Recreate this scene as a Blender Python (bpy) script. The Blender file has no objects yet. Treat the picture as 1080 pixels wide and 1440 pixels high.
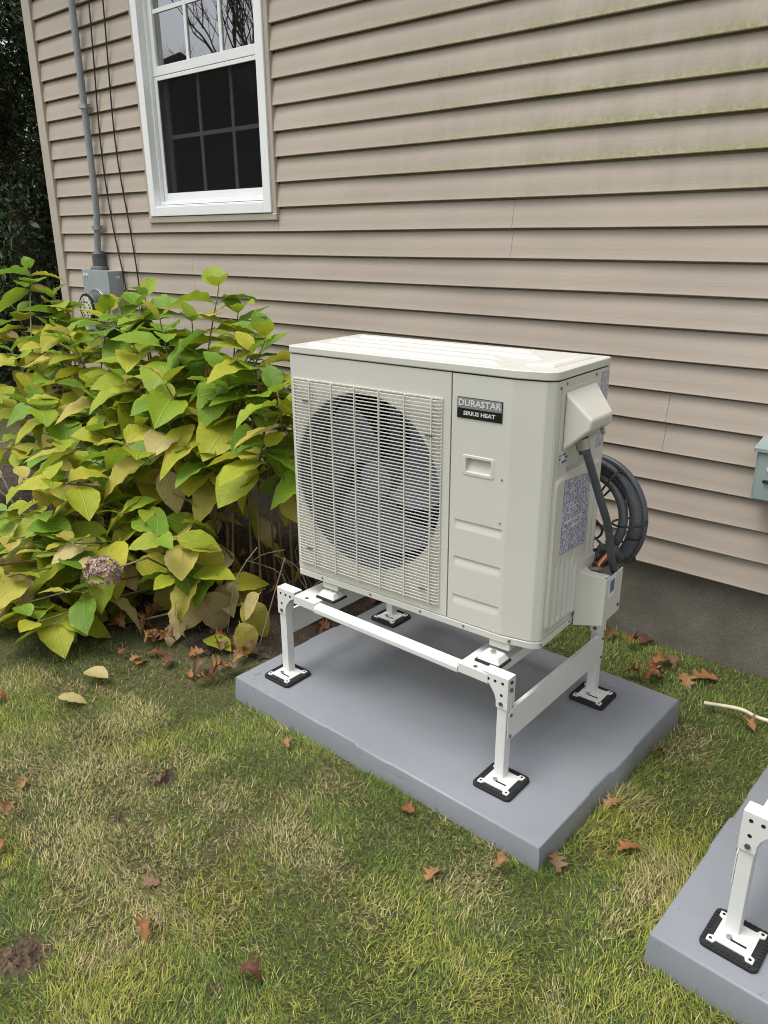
import bpy, bmesh, math, random
import numpy as np
from mathutils import Vector, Matrix
R = math.radians
C = bpy.context.scene.collection
S = bpy.context.scene
random.seed(7)
rng = np.random.default_rng(7)

# ---------------------------------------------------------------- camera, sky, sun, exposure
cam = bpy.data.cameras.new('camera'); camo = bpy.data.objects.new('camera', cam); C.objects.link(camo)
cam.sensor_fit = 'VERTICAL'; cam.sensor_height = 24; cam.sensor_width = 18
cam.lens = 24 * 1089.6 / 1440; cam.clip_start = 0.05; cam.clip_end = 2000
right = Vector((0.76006047, 0.64982546, -0.00591144)); up = Vector((-0.21415527, 0.25905184, 0.94182252)); fw = Vector((-0.61355163, 0.71457611, -0.33605861))
m = Matrix((right, up, -fw)).transposed().to_4x4(); m.translation = Vector((0, -2.5366, 1.41))
camo.matrix_world = m
S.camera = camo
w = bpy.data.worlds.new('World'); S.world = w; w.use_nodes = True
nt = w.node_tree; bg = nt.nodes['Background']
sky = nt.nodes.new('ShaderNodeTexSky'); sky.sky_type = 'NISHITA'; sky.sun_disc = False
SUN_EL, SUN_AZ = 70, 215      # azimuth clockwise from +Y
sky.sun_elevation = R(SUN_EL); sky.sun_rotation = R(SUN_AZ); sky.dust_density = 3; sky.air_density = 1.0
hs = nt.nodes.new('ShaderNodeHueSaturation'); hs.inputs['Saturation'].default_value = 0.22
nt.links.new(sky.outputs[0], hs.inputs['Color'])
# overcast dome: brightness (1 + 2 sin elevation) / 3, the same in every direction
gt = nt.nodes.new('ShaderNodeTexCoord'); gs = nt.nodes.new('ShaderNodeSeparateXYZ'); nt.links.new(gt.outputs['Generated'], gs.inputs[0])
gm = nt.nodes.new('ShaderNodeMath'); gm.operation = 'MULTIPLY_ADD'; gm.inputs[1].default_value = 1.15; gm.inputs[2].default_value = .74; gm.use_clamp = False; nt.links.new(gs.outputs[2], gm.inputs[0])
gx = nt.nodes.new('ShaderNodeVectorMath'); gx.operation = 'SCALE'; nt.links.new(hs.outputs[0], gx.inputs[0]); nt.links.new(gm.outputs[0], gx.inputs['Scale']); nt.links.new(gx.outputs[0], bg.inputs[0]); bg.inputs[1].default_value = 0.15
sl = bpy.data.lights.new('sun', 'SUN'); sl.energy = 0.95; sl.angle = R(26); sl.color = (1, .97, .92)
so = bpy.data.objects.new('sun', sl); C.objects.link(so)
d = Vector((math.sin(R(SUN_AZ)) * math.cos(R(SUN_EL)), math.cos(R(SUN_AZ)) * math.cos(R(SUN_EL)), math.sin(R(SUN_EL))))
so.rotation_euler = d.to_track_quat('Z', 'Y').to_euler(); so.location = (0, -6, 9)
S.view_settings.view_transform = 'Standard'; S.view_settings.look = 'None'; S.view_settings.gamma = 1; S.view_settings.exposure = 0.38
S.view_settings.use_curve_mapping = False
S.cycles.filter_width = 1.0; S.cycles.max_bounces = 8; S.cycles.transparent_max_bounces = 12

# ---------------------------------------------------------------- materials
def newmat(name):
    m = bpy.data.materials.new(name); m.use_nodes = True; t = m.node_tree
    return m, t, t.nodes['Principled BSDF']
def N(t, k, **kw):
    n = t.nodes.new(k)
    for a, b in kw.items():
        if a in n.inputs.keys(): n.inputs[a].default_value = b
        else: setattr(n, a, b)
    return n
def ramp(t, stops):
    r = t.nodes.new('ShaderNodeValToRGB'); e = r.color_ramp.elements
    while len(e) > 1: e.remove(e[-1])
    for i, (p, c) in enumerate(stops):
        x = e[0] if i == 0 else e.new(p)
        x.position = p; x.color = (*c, 1) if len(c) == 3 else c
    return r
def c4(c): return (*c, 1)
def plain(name, col, rough=.5, var=.08, scale=6, bump=0, bscale=200, metal=0, spec=.5, world=False, dist=.002):
    m, t, b = newmat(name)
    tc = N(t, 'ShaderNodeNewGeometry') if world else N(t, 'ShaderNodeTexCoord')
    co = tc.outputs['Position'] if world else tc.outputs['Object']
    n = N(t, 'ShaderNodeTexNoise', Scale=scale, Detail=6.0); t.links.new(co, n.inputs['Vector'])
    r = ramp(t, [(.3, tuple(x * (1 - var) for x in col)), (.7, tuple(min(1, x * (1 + var)) for x in col))])
    t.links.new(n.outputs[0], r.inputs[0]); t.links.new(r.outputs[0], b.inputs['Base Color'])
    b.inputs['Roughness'].default_value = rough; b.inputs['Metallic'].default_value = metal
    b.inputs['Specular IOR Level'].default_value = spec
    if bump:
        n2 = N(t, 'ShaderNodeTexNoise', Scale=bscale, Detail=4.0); t.links.new(co, n2.inputs['Vector'])
        bp = N(t, 'ShaderNodeBump', Strength=bump, Distance=dist); t.links.new(n2.outputs[0], bp.inputs['Height']); t.links.new(bp.outputs[0], b.inputs['Normal'])
    return m
M = {}
M['beige'] = plain('unit_beige_paint', (.585, .575, .515), .38, .035, 3, .05, 500)
M['beige2'] = plain('unit_beige_plastic', (.60, .59, .52), .42, .03, 4, .05, 700)
M['inner'] = plain('unit_inner_grey', (.17, .17, .20), .55, .1, 9)
M['black'] = plain('black_plastic', (.012, .012, .013), .5, .2, 20)
M['rubber'] = plain('black_rubber', (.014, .014, .015), .75, .2, 30, .4, 300)
M['white'] = plain('stand_white_powdercoat', (.69, .695, .665), .4, .03, 8, .08, 900)
M['steel'] = plain('zinc_bolt', (.45, .45, .44), .35, .1, 30, metal=.9)
M['bolt'] = plain('dull_bolt', (.16, .16, .155), .45, .2, 60, metal=.6)
M['hole'] = plain('dark_hole', (.01, .01, .01), .9)
M['vinyl_white'] = plain('window_white_vinyl', (.84, .85, .85), .35, .02, 4)
M['tan_trim'] = plain('tan_trim', (.42, .365, .30), .5, .06, 5, world=True)
M['corner'] = plain('corner_trim', (.45, .395, .325), .5, .08, 5, world=True)
M['tube'] = plain('pipe_insulation', (.060, .064, .072), .5, .3, 22, .8, 90, dist=.003)
M['whip'] = plain('grey_conduit', (.060, .068, .078), .42, .12, 20)
M['cable'] = plain('black_cable', (.014, .014, .014), .5)
M['copper'] = plain('copper', (.80, .33, .19), .3, .1, 40, metal=.9)
M['galv'] = plain('meter_galvanised_grey', (.36, .40, .42), .45, .07, 12, metal=.2)
M['conduit'] = plain('grey_pvc_conduit', (.27, .285, .30), .45, .12, 8)
M['dark_hub'] = plain('dark_hub', (.08, .085, .09), .55, .2, 20)
M['disc'] = plain('disconnect_green_grey', (.27, .335, .315), .5, .1, 9)
M['stem'] = plain('hydrangea_stem', (.17, .12, .06), .6, .35, 14, .3, 120)
M['bark'] = plain('bark', (.09, .07, .055), .85, .35, 12, .8, 40, dist=.01)
M['stick'] = plain('pale_stick', (.66, .57, .42), .7, .18, 20, .3, 100)
M['soil'] = plain('loose_soil', (.12, .078, .05), .95, .45, 60, .8, 160, world=True, dist=.008)
M['mould'] = plain('leaf_mould_soil', (.050, .036, .024), .95, .5, 18, 1.0, 70, world=True, dist=.02)
M['roof'] = plain('dark_roof_shingle', (.06, .05, .055), .8, .3, 3)
M['house2'] = plain('neighbour_wall', (.45, .44, .42), .7, .1, 2)
M['interior'] = plain('room_dark', (.06, .055, .05), .9)
M['curtain'] = plain('room_curtain', (.24, .22, .19), .9, .3, 3)
M['label'] = None

def siding_mat():
    m, t, b = newmat('tan_vinyl_siding'); L = t.links
    g = N(t, 'ShaderNodeNewGeometry'); sx = N(t, 'ShaderNodeSeparateXYZ'); L.new(g.outputs['Position'], sx.inputs[0])
    def math_(op, a, bb=None, clamp=False):
        n = t.nodes.new('ShaderNodeMath'); n.operation = op; n.use_clamp = clamp
        for i, x in enumerate((a, bb)):
            if x is None: continue
            if isinstance(x, (int, float)): n.inputs[i].default_value = x
            else: L.new(x, n.inputs[i])
        return n.outputs[0]
    X, Z = sx.outputs[0], sx.outputs[2]
    # large mottling and fine grain
    n1 = N(t, 'ShaderNodeTexNoise', Scale=1.3, Detail=5.0); L.new(g.outputs['Position'], n1.inputs['Vector'])
    base = ramp(t, [(.3, (.405, .345, .283)), (.55, (.435, .372, .305)), (.75, (.47, .402, .333))]); L.new(n1.outputs[0], base.inputs[0])
    # course phase 0 at the lip .. 1 at the top
    ph = math_('FRACT', math_('DIVIDE', math_('SUBTRACT', Z, .3135), .1016))
    # stain region: upper right of the window and some low patches
    reg = math_('MULTIPLY', math_('SUBTRACT', X, -2.6, ), .75, True)
    reg = math_('MULTIPLY', reg, math_('MULTIPLY', math_('SUBTRACT', Z, 1.42), 4.0, True))
    mp = N(t, 'ShaderNodeMapping'); mp.inputs['Scale'].default_value = (9, 9, 1.2); L.new(g.outputs['Position'], mp.inputs[0])
    n2 = N(t, 'ShaderNodeTexNoise', Scale=1.6, Detail=8.0, Roughness=.7); L.new(mp.outputs[0], n2.inputs['Vector'])
    streak = math_('MULTIPLY', math_('SUBTRACT', n2.outputs[0], .40), 3.2, True)
    grime = math_('MULTIPLY', reg, math_('MULTIPLY', streak, math_('ADD', .18, math_('MULTIPLY', math_('SUBTRACT', 1, ph), .38))))
    mx = N(t, 'ShaderNodeMix', data_type='RGBA'); L.new(grime, mx.inputs[0]); L.new(base.outputs[0], mx.inputs[6]); mx.inputs[7].default_value = (.25, .235, .15, 1)
    # algae along the lips
    n3 = N(t, 'ShaderNodeTexNoise', Scale=55.0, Detail=8.0, Roughness=.75); L.new(g.outputs['Position'], n3.inputs['Vector'])
    n4 = N(t, 'ShaderNodeTexNoise', Scale=2.2, Detail=3.0); L.new(g.outputs['Position'], n4.inputs['Vector'])
    lip = math_('SUBTRACT', 1.15, math_('MULTIPLY', ph, 3.6), True)
    al = math_('MULTIPLY', lip, math_('MULTIPLY', math_('SUBTRACT', n3.outputs[0], .40), 6, True))
    al = math_('MULTIPLY', al, math_('MULTIPLY', math_('SUBTRACT', n4.outputs[0], .36), 6, True))
    al = math_('MULTIPLY', math_('MULTIPLY', al, reg), .95)
    mx2 = N(t, 'ShaderNodeMix', data_type='RGBA'); L.new(al, mx2.inputs[0]); L.new(mx.outputs[2], mx2.inputs[6]); mx2.inputs[7].default_value = (.25, .25, .075, 1)
    # faint low grime
    n5 = N(t, 'ShaderNodeTexNoise', Scale=3.1, Detail=6.0, Roughness=.65); L.new(g.outputs['Position'], n5.inputs['Vector'])
    lo = math_('MULTIPLY', math_('MULTIPLY', math_('SUBTRACT', n5.outputs[0], .5), 5, True), .22)
    mx3 = N(t, 'ShaderNodeMix', data_type='RGBA'); L.new(lo, mx3.inputs[0]); L.new(mx2.outputs[2], mx3.inputs[6]); mx3.inputs[7].default_value = (.34, .30, .215, 1)
    L.new(mx3.outputs[2], b.inputs['Base Color']); b.inputs['Roughness'].default_value = .55
    b.inputs['Specular IOR Level'].default_value = .35
    mp2 = N(t, 'ShaderNodeMapping'); mp2.inputs['Scale'].default_value = (14, 14, 160); L.new(g.outputs['Position'], mp2.inputs[0])
    n6 = N(t, 'ShaderNodeTexNoise', Scale=1.0, Detail=6.0); L.new(mp2.outputs[0], n6.inputs['Vector'])
    bp = N(t, 'ShaderNodeBump', Strength=.25, Distance=.002); L.new(n6.outputs[0], bp.inputs['Height']); L.new(bp.outputs[0], b.inputs['Normal'])
    return m
M['siding'] = siding_mat()

def concrete_mat():
    m, t, b = newmat('foundation_concrete'); L = t.links
    g = N(t, 'ShaderNodeNewGeometry')
    n1 = N(t, 'ShaderNodeTexNoise', Scale=5.0, Detail=10.0, Roughness=.7); L.new(g.outputs['Position'], n1.inputs['Vector'])
    r = ramp(t, [(.3, (.125, .113, .092)), (.6, (.20, .185, .15)), (.8, (.27, .25, .205))]); L.new(n1.outputs[0], r.inputs[0])
    n2 = N(t, 'ShaderNodeTexNoise', Scale=130.0, Detail=6.0, Roughness=.8); L.new(g.outputs['Position'], n2.inputs['Vector'])
    mx = N(t, 'ShaderNodeMix', data_type='RGBA', blend_type='MULTIPLY'); mx.inputs[0].default_value = .75
    r2 = ramp(t, [(.36, (.60, .60, .60)), (.64, (1.2, 1.18, 1.15))]); L.new(n2.outputs[0], r2.inputs[0])
    L.new(r.outputs[0], mx.inputs[6]); L.new(r2.outputs[0], mx.inputs[7]); L.new(mx.outputs[2], b.inputs['Base Color']); b.inputs['Roughness'].default_value = .95
    bp = N(t, 'ShaderNodeBump', Strength=.6, Distance=.004); L.new(n2.outputs[0], bp.inputs['Height']); L.new(bp.outputs[0], b.inputs['Normal'])
    return m
M['concrete'] = concrete_mat()

def pad_mat():
    m, t, b = newmat('grey_pad_plastic'); L = t.links
    g = N(t, 'ShaderNodeNewGeometry')
    n1 = N(t, 'ShaderNodeTexNoise', Scale=3.0, Detail=8.0, Roughness=.6); L.new(g.outputs['Position'], n1.inputs['Vector'])
    r = ramp(t, [(.3, (.20, .213, .232)), (.7, (.24, .253, .274))]); L.new(n1.outputs[0], r.inputs[0])
    mp = N(t, 'ShaderNodeMapping'); mp.inputs['Scale'].default_value = (3, 60, 60); mp.inputs['Rotation'].default_value = (0, 0, .6); L.new(g.outputs['Position'], mp.inputs[0])
    n2 = N(t, 'ShaderNodeTexNoise', Scale=1.0, Detail=6.0); L.new(mp.outputs[0], n2.inputs['Vector'])
    r2 = ramp(t, [(.64, (0, 0, 0)), (.8, (.3, .3, .3))]); L.new(n2.outputs[0], r2.inputs[0])
    mx = N(t, 'ShaderNodeMix', data_type='RGBA'); L.new(r2.outputs[0], mx.inputs[0]); L.new(r.outputs[0], mx.inputs[6]); mx.inputs[7].default_value = (.40, .41, .42, 1)
    n5 = N(t, 'ShaderNodeTexNoise', Scale=85.0, Detail=3.0); L.new(g.outputs['Position'], n5.inputs['Vector'])
    n7 = N(t, 'ShaderNodeTexNoise', Scale=5.0, Detail=5.0); L.new(g.outputs['Position'], n7.inputs['Vector'])
    sp = t.nodes.new('ShaderNodeMath'); sp.operation = 'MULTIPLY_ADD'; sp.inputs[1].default_value = .35; L.new(n7.outputs[0], sp.inputs[0]); L.new(n5.outputs[0], sp.inputs[2])
    rs = ramp(t, [(.89, (0, 0, 0)), (.93, (.6, .6, .6))]); L.new(sp.outputs[0], rs.inputs[0])
    md = N(t, 'ShaderNodeMix', data_type='RGBA'); L.new(rs.outputs[0], md.inputs[0]); L.new(mx.outputs[2], md.inputs[6]); md.inputs[7].default_value = (.10, .085, .05, 1)
    L.new(md.outputs[2], b.inputs['Base Color']); b.inputs['Roughness'].default_value = .42
    n3 = N(t, 'ShaderNodeTexNoise', Scale=240.0, Detail=4.0); L.new(g.outputs['Position'], n3.inputs['Vector'])
    bp = N(t, 'ShaderNodeBump', Strength=.22, Distance=.0015); L.new(n3.outputs[0], bp.inputs['Height']); L.new(bp.outputs[0], b.inputs['Normal'])
    return m
M['pad'] = pad_mat()

def leaf_mat(name, transl=.35, vein=True):
    m, t, b = newmat(name); L = t.links
    at = N(t, 'ShaderNodeAttribute', attribute_name='col'); uv = N(t, 'ShaderNodeUVMap', uv_map='UVMap')
    sx = N(t, 'ShaderNodeSeparateXYZ'); L.new(uv.outputs[0], sx.inputs[0])
    def mth(op, a, bb=None, clamp=False):
        n = t.nodes.new('ShaderNodeMath'); n.operation = op; n.use_clamp = clamp
        for i, x in enumerate((a, bb)):
            if x is None: continue
            if isinstance(x, (int, float)): n.inputs[i].default_value = x
            else: L.new(x, n.inputs[i])
        return n.outputs[0]
    au = mth('ABSOLUTE', mth('SUBTRACT', sx.outputs[0], .5))
    # side veins: slanted stripes, midrib: thin line
    w = mth('FRACT', mth('MULTIPLY', mth('SUBTRACT', sx.outputs[1], mth('MULTIPLY', au, .75)), 8))
    vv = mth('SUBTRACT', 1, mth('MULTIPLY', mth('ABSOLUTE', mth('SUBTRACT', w, .5)), 9), True)
    mid = mth('SUBTRACT', 1, mth('MULTIPLY', au, 38), True)
    v = mth('MAXIMUM', mth('MULTIPLY', vv, .5), mid)
    g = N(t, 'ShaderNodeNewGeometry')
    n1 = N(t, 'ShaderNodeTexNoise', Scale=22.0, Detail=5.0, Roughness=.6); L.new(g.outputs['Position'], n1.inputs['Vector'])
    # towards the rim colour yellows in blotches
    ed = mth('MULTIPLY', mth('ADD', mth('SUBTRACT', n1.outputs[0], .62), mth('MULTIPLY', au, .55)), 3.0, True)
    yel = N(t, 'ShaderNodeMix', data_type='RGBA'); L.new(mth('MULTIPLY', ed, .75), yel.inputs[0]); L.new(at.outputs['Color'], yel.inputs[6])
    at2 = N(t, 'ShaderNodeAttribute', attribute_name='rim'); L.new(at2.outputs['Color'], yel.inputs[7])
    vm = N(t, 'ShaderNodeMix', data_type='RGBA'); L.new(mth('MULTIPLY', v, .44 if vein else 0.1), vm.inputs[0]); L.new(yel.outputs[2], vm.inputs[6]); vm.inputs[7].default_value = (.50, .52, .17, 1) if vein else (.3, .16, .07, 1)
    n2 = N(t, 'ShaderNodeTexNoise', Scale=70.0, Detail=4.0); L.new(g.outputs['Position'], n2.inputs['Vector'])
    sp = ramp(t, [(.68, (0, 0, 0)), (.74, (.8, .8, .8))]); L.new(n2.outputs[0], sp.inputs[0])
    sm = N(t, 'ShaderNodeMix', data_type='RGBA'); L.new(sp.outputs[0], sm.inputs[0]); L.new(vm.outputs[2], sm.inputs[6]); sm.inputs[7].default_value = (.16, .085, .03, 1)
    L.new(sm.outputs[2], b.inputs['Base Color']); b.inputs['Roughness'].default_value = .5; b.inputs['Specular IOR Level'].default_value = .28
    bp = N(t, 'ShaderNodeBump', Strength=.55, Distance=.004); L.new(mth('SUBTRACT', n1.outputs[0], mth('MULTIPLY', v, .8)), bp.inputs['Height']); L.new(bp.outputs[0], b.inputs['Normal'])
    tr = N(t, 'ShaderNodeBsdfTranslucent'); L.new(sm.outputs[2], tr.inputs['Color'])
    ms = N(t, 'ShaderNodeMixShader'); ms.inputs[0].default_value = transl
    L.new(b.outputs[0], ms.inputs[1]); L.new(tr.outputs[0], ms.inputs[2]); L.new(ms.outputs[0], t.nodes['Material Output'].inputs['Surface'])
    return m
M['leaf'] = leaf_mat('hydrangea_leaf')
M['oak'] = leaf_mat('dry_leaf', .12, False)

def attr_mat(name, rough=.7, transl=.2):
    m, t, b = newmat(name); L = t.links
    at = N(t, 'ShaderNodeAttribute', attribute_name='col'); L.new(at.outputs['Color'], b.inputs['Base Color'])
    b.inputs['Roughness'].default_value = rough; b.inputs['Specular IOR Level'].default_value = .25
    if transl:
        tr = N(t, 'ShaderNodeBsdfTranslucent'); L.new(at.outputs['Color'], tr.inputs['Color'])
        ms = N(t, 'ShaderNodeMixShader'); ms.inputs[0].default_value = transl
        L.new(b.outputs[0], ms.inputs[1]); L.new(tr.outputs[0], ms.inputs[2]); L.new(ms.outputs[0], t.nodes['Material Output'].inputs['Surface'])
    return m
M['grass'] = attr_mat('grass_blade', .65, .3)
M['needle'] = attr_mat('evergreen_spray', .6, .15)

def ground_mat():
    m, t, b = newmat('thatch_ground'); L = t.links
    g = N(t, 'ShaderNodeNewGeometry')
    n1 = N(t, 'ShaderNodeTexNoise', Scale=2.0, Detail=8.0, Roughness=.65); L.new(g.outputs['Position'], n1.inputs['Vector'])
    r = ramp(t, [(.3, (.06, .07, .026)), (.5, (.095, .095, .04)), (.7, (.13, .105, .06))]); L.new(n1.outputs[0], r.inputs[0])
    n2 = N(t, 'ShaderNodeTexNoise', Scale=90.0, Detail=8.0, Roughness=.8); L.new(g.outputs['Position'], n2.inputs['Vector'])
    r2 = ramp(t, [(.35, (.35, .35, .3)), (.65, (1.5, 1.45, 1.3))]); L.new(n2.outputs[0], r2.inputs[0])
    mx = N(t, 'ShaderNodeMix', data_type='RGBA', blend_type='MULTIPLY'); mx.inputs[0].default_value = 1
    L.new(r.outputs[0], mx.inputs[6]); L.new(r2.outputs[0], mx.inputs[7]); L.new(mx.outputs[2], b.inputs['Base Color']); b.inputs['Roughness'].default_value = 1
    bp = N(t, 'ShaderNodeBump', Strength=1.0, Distance=.012); L.new(n2.outputs[0], bp.inputs['Height']); L.new(bp.outputs[0], b.inputs['Normal'])
    return m
M['ground'] = ground_mat()

def label_mat(name, paper, ink, rows, cover=.5):
    # small illegible print: rows of dark dashes on paper, in the label's own coordinates (metres)
    m, t, b = newmat(name); L = t.links
    tc = N(t, 'ShaderNodeTexCoord'); sx = N(t, 'ShaderNodeSeparateXYZ'); L.new(tc.outputs['UV'], sx.inputs[0])
    cb = N(t, 'ShaderNodeCombineXYZ')
    f = t.nodes.new('ShaderNodeMath'); f.operation = 'MULTIPLY'; f.inputs[1].default_value = rows; L.new(sx.outputs[1], f.inputs[0])
    fl = t.nodes.new('ShaderNodeMath'); fl.operation = 'FLOOR'; L.new(f.outputs[0], fl.inputs[0])
    fr = t.nodes.new('ShaderNodeMath'); fr.operation = 'FRACT'; L.new(f.outputs[0], fr.inputs[0])
    fx = t.nodes.new('ShaderNodeMath'); fx.operation = 'MULTIPLY'; fx.inputs[1].default_value = rows * .45; L.new(sx.outputs[0], fx.inputs[0])
    L.new(fx.outputs[0], cb.inputs[0]); L.new(fl.outputs[0], cb.inputs[1])
    n = N(t, 'ShaderNodeTexNoise', Scale=1.7, Detail=3.0); L.new(cb.outputs[0], n.inputs['Vector'])
    r = ramp(t, [(.5 - .1 * cover, (0, 0, 0)), (.5, (1, 1, 1))]); L.new(n.outputs[0], r.inputs[0])
    row = ramp(t, [(.0, (0, 0, 0)), (.2, (1, 1, 1)), (.75, (1, 1, 1)), (.9, (0, 0, 0))]); L.new(fr.outputs[0], row.inputs[0])
    mu = t.nodes.new('ShaderNodeMath'); mu.operation = 'MULTIPLY'; L.new(r.outputs[0], mu.inputs[0]); L.new(row.outputs[0], mu.inputs[1])
    mx = N(t, 'ShaderNodeMix', data_type='RGBA'); L.new(mu.outputs[0], mx.inputs[0]); mx.inputs[6].default_value = c4(paper); mx.inputs[7].default_value = c4(ink)
    L.new(mx.outputs[2], b.inputs['Base Color']); b.inputs['Roughness'].default_value = .4
    return m
M['label'] = label_mat('spec_label', (.60, .60, .66), (.13, .13, .25), 34)
M['label2'] = label_mat('small_label', (.72, .72, .74), (.06, .08, .22), 3)
M['paper'] = plain('label_paper', (.72, .72, .74), .4)
M['meterface'] = label_mat('meter_face', (.75, .75, .66), (.08, .08, .08), 9, .3)
M['badge'] = plain('badge_black', (.008, .008, .008), .3)
M['badge_grey'] = plain('badge_grey', (.22, .22, .22), .35)
M['print'] = plain('badge_silver_print', (.62, .62, .60), .35)
M['blue'] = plain('label_blue', (.12, .15, .30), .5, .3, 300)

def glass_mat(name, refl, tint=(.55, .6, .62)):
    m = bpy.data.materials.new(name); m.use_nodes = True; t = m.node_tree; t.nodes.clear(); L = t.links
    o = N(t, 'ShaderNodeOutputMaterial'); gl = N(t, 'ShaderNodeBsdfGlossy'); gl.inputs['Roughness'].default_value = .01
    tr = N(t, 'ShaderNodeBsdfTransparent'); tr.inputs[0].default_value = c4(tint)
    fr = N(t, 'ShaderNodeFresnel'); fr.inputs[0].default_value = refl
    n = N(t, 'ShaderNodeTexNoise', Scale=1.2); tc = N(t, 'ShaderNodeTexCoord'); L.new(tc.outputs['Object'], n.inputs['Vector'])
    bp = N(t, 'ShaderNodeBump', Strength=.06, Distance=.05); L.new(n.outputs[0], bp.inputs['Height']); L.new(bp.outputs[0], gl.inputs['Normal'])
    ms = N(t, 'ShaderNodeMixShader'); L.new(fr.outputs[0], ms.inputs[0]); L.new(tr.outputs[0], ms.inputs[1]); L.new(gl.outputs[0], ms.inputs[2]); L.new(ms.outputs[0], o.inputs[0])
    return m
M['glass'] = glass_mat('window_glass', 5.5, (.62, .68, .72))
M['glass2'] = glass_mat('window_glass_lower', 1.5)
def screen_mat():
    m = bpy.data.materials.new('insect_screen'); m.use_nodes = True; t = m.node_tree; t.nodes.clear(); L = t.links
    o = N(t, 'ShaderNodeOutputMaterial'); d = N(t, 'ShaderNodeBsdfDiffuse'); d.inputs[0].default_value = (.02, .02, .02, 1)
    tr = N(t, 'ShaderNodeBsdfTransparent'); ms = N(t, 'ShaderNodeMixShader'); ms.inputs[0].default_value = .5
    L.new(tr.outputs[0], ms.inputs[1]); L.new(d.outputs[0], ms.inputs[2]); L.new(ms.outputs[0], o.inputs[0]); return m
M['screen'] = screen_mat()

# ---------------------------------------------------------------- mesh helpers
class MB:
    def __init__(s): s.v = []; s.f = []; s.uv = None
    def box(s, a, b, rot=None, c=None):
        x0, y0, z0 = a; x1, y1, z1 = b; i = len(s.v)
        P = [(x0,y0,z0),(x1,y0,z0),(x1,y1,z0),(x0,y1,z0),(x0,y0,z1),(x1,y0,z1),(x1,y1,z1),(x0,y1,z1)]
        s.v += P; s.f += [tuple(i+k for k in q) for q in ((0,3,2,1),(4,5,6,7),(0,1,5,4),(1,2,6,5),(2,3,7,6),(3,0,4,7))]; return s
    def hexa(s, P):
        i = len(s.v); s.v += [tuple(p) for p in P]
        s.f += [tuple(i+k for k in q) for q in ((0,3,2,1),(4,5,6,7),(0,1,5,4),(1,2,6,5),(2,3,7,6),(3,0,4,7))]; return s
    def prism(s, poly, lo, hi, fr):
        # poly in 2D extruded between lo and hi; fr(u, v, h) -> point
        i = len(s.v); n = len(poly)
        s.v += [tuple(fr(u, v, lo)) for u, v in poly] + [tuple(fr(u, v, hi)) for u, v in poly]
        s.f.append(tuple(i + k for k in range(n))[::-1]); s.f.append(tuple(i + n + k for k in range(n)))
        for k in range(n):
            j = (k + 1) % n; s.f.append((i + k, i + j, i + n + j, i + n + k))
        return s
    def tube(s, path, r, seg=10, cap=True, closed=False):
        P = [Vector(p) for p in path]; n = len(P); i0 = len(s.v); rr = r if hasattr(r, '__len__') else [r] * n
        prev = None
        for k in range(n):
            if closed: tg = (P[(k + 1) % n] - P[k - 1]).normalized()
            else: tg = (P[min(k + 1, n - 1)] - P[max(k - 1, 0)]).normalized()
            if prev is None:
                a = Vector((0, 0, 1)) if abs(tg.z) < .9 else Vector((1, 0, 0)); nx = tg.cross(a).normalized()
            else:
                nx = (prev - tg * prev.dot(tg)).normalized()
            prev = nx; ny = tg.cross(nx)
            for j in range(seg):
                an = 2 * math.pi * j / seg
                s.v.append(tuple(P[k] + (nx * math.cos(an) + ny * math.sin(an)) * rr[k]))
        for k in range(n if closed else n - 1):
            for j in range(seg):
                a = i0 + k * seg + j; b = i0 + k * seg + (j + 1) % seg; c = i0 + ((k + 1) % n) * seg + (j + 1) % seg; e = i0 + ((k + 1) % n) * seg + j
                s.f.append((a, b, c, e))
        if cap and not closed:
            s.f.append(tuple(i0 + j for j in range(seg))[::-1]); s.f.append(tuple(i0 + (n - 1) * seg + j for j in range(seg)))
        return s
    def cyl(s, p0, p1, r, seg=16): return s.tube([p0, p1], r, seg)
    def grid(s, us, vs, fn):
        i = len(s.v); n = len(us)
        for v in vs:
            for u in us: s.v.append(tuple(fn(u, v)))
        for b in range(len(vs) - 1):
            for a in range(n - 1):
                k = i + b * n + a; s.f.append((k, k + 1, k + n + 1, k + n))
        return s
    def mesh(s, name, mat, smooth=None):
        me = bpy.data.meshes.new(name); me.from_pydata(s.v, [], s.f); me.update()
        bm = bmesh.new(); bm.from_mesh(me); bmesh.ops.recalc_face_normals(bm, faces=bm.faces); bm.to_mesh(me); bm.free()
        if mat: me.materials.append(M[mat] if isinstance(mat, str) else mat)
        if smooth is not None:
            me.polygons.foreach_set('use_smooth', [True] * len(me.polygons)); me.set_sharp_from_angle(angle=R(smooth))
        return me
    def obj(s, name, mat, parent=None, bevel=0, smooth=None, seg=2, loc=None):
        me = s.mesh(name, mat, smooth if smooth is not None else (35 if bevel else None))
        o = bpy.data.objects.new(name, me); C.objects.link(o)
        if parent is not None: o.parent = parent
        if loc is not None: o.location = loc
        if bevel:
            b = o.modifiers.new('bevel', 'BEVEL'); b.width = bevel; b.segments = seg; b.limit_method = 'ANGLE'; b.angle_limit = R(35); b.harden_normals = True
        return o
def tag(o, label=None, cat=None, group=None, kind=None):
    for k, v in (('label', label), ('category', cat), ('group', group), ('kind', kind)):
        if v: o[k] = v
    return o
def thing(name, label, cat, loc=(0, 0, 0), rz=0, group=None):
    o = bpy.data.objects.new(name, None); C.objects.link(o); o.location = loc; o.rotation_euler = (0, 0, rz); o.empty_display_size = .05
    return tag(o, label, cat, group)
def copy_tree(o, parent=None):
    c = o.copy(); C.objects.link(c); c.parent = parent
    for ch in list(o.children): copy_tree(ch, c)
    return c
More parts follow.
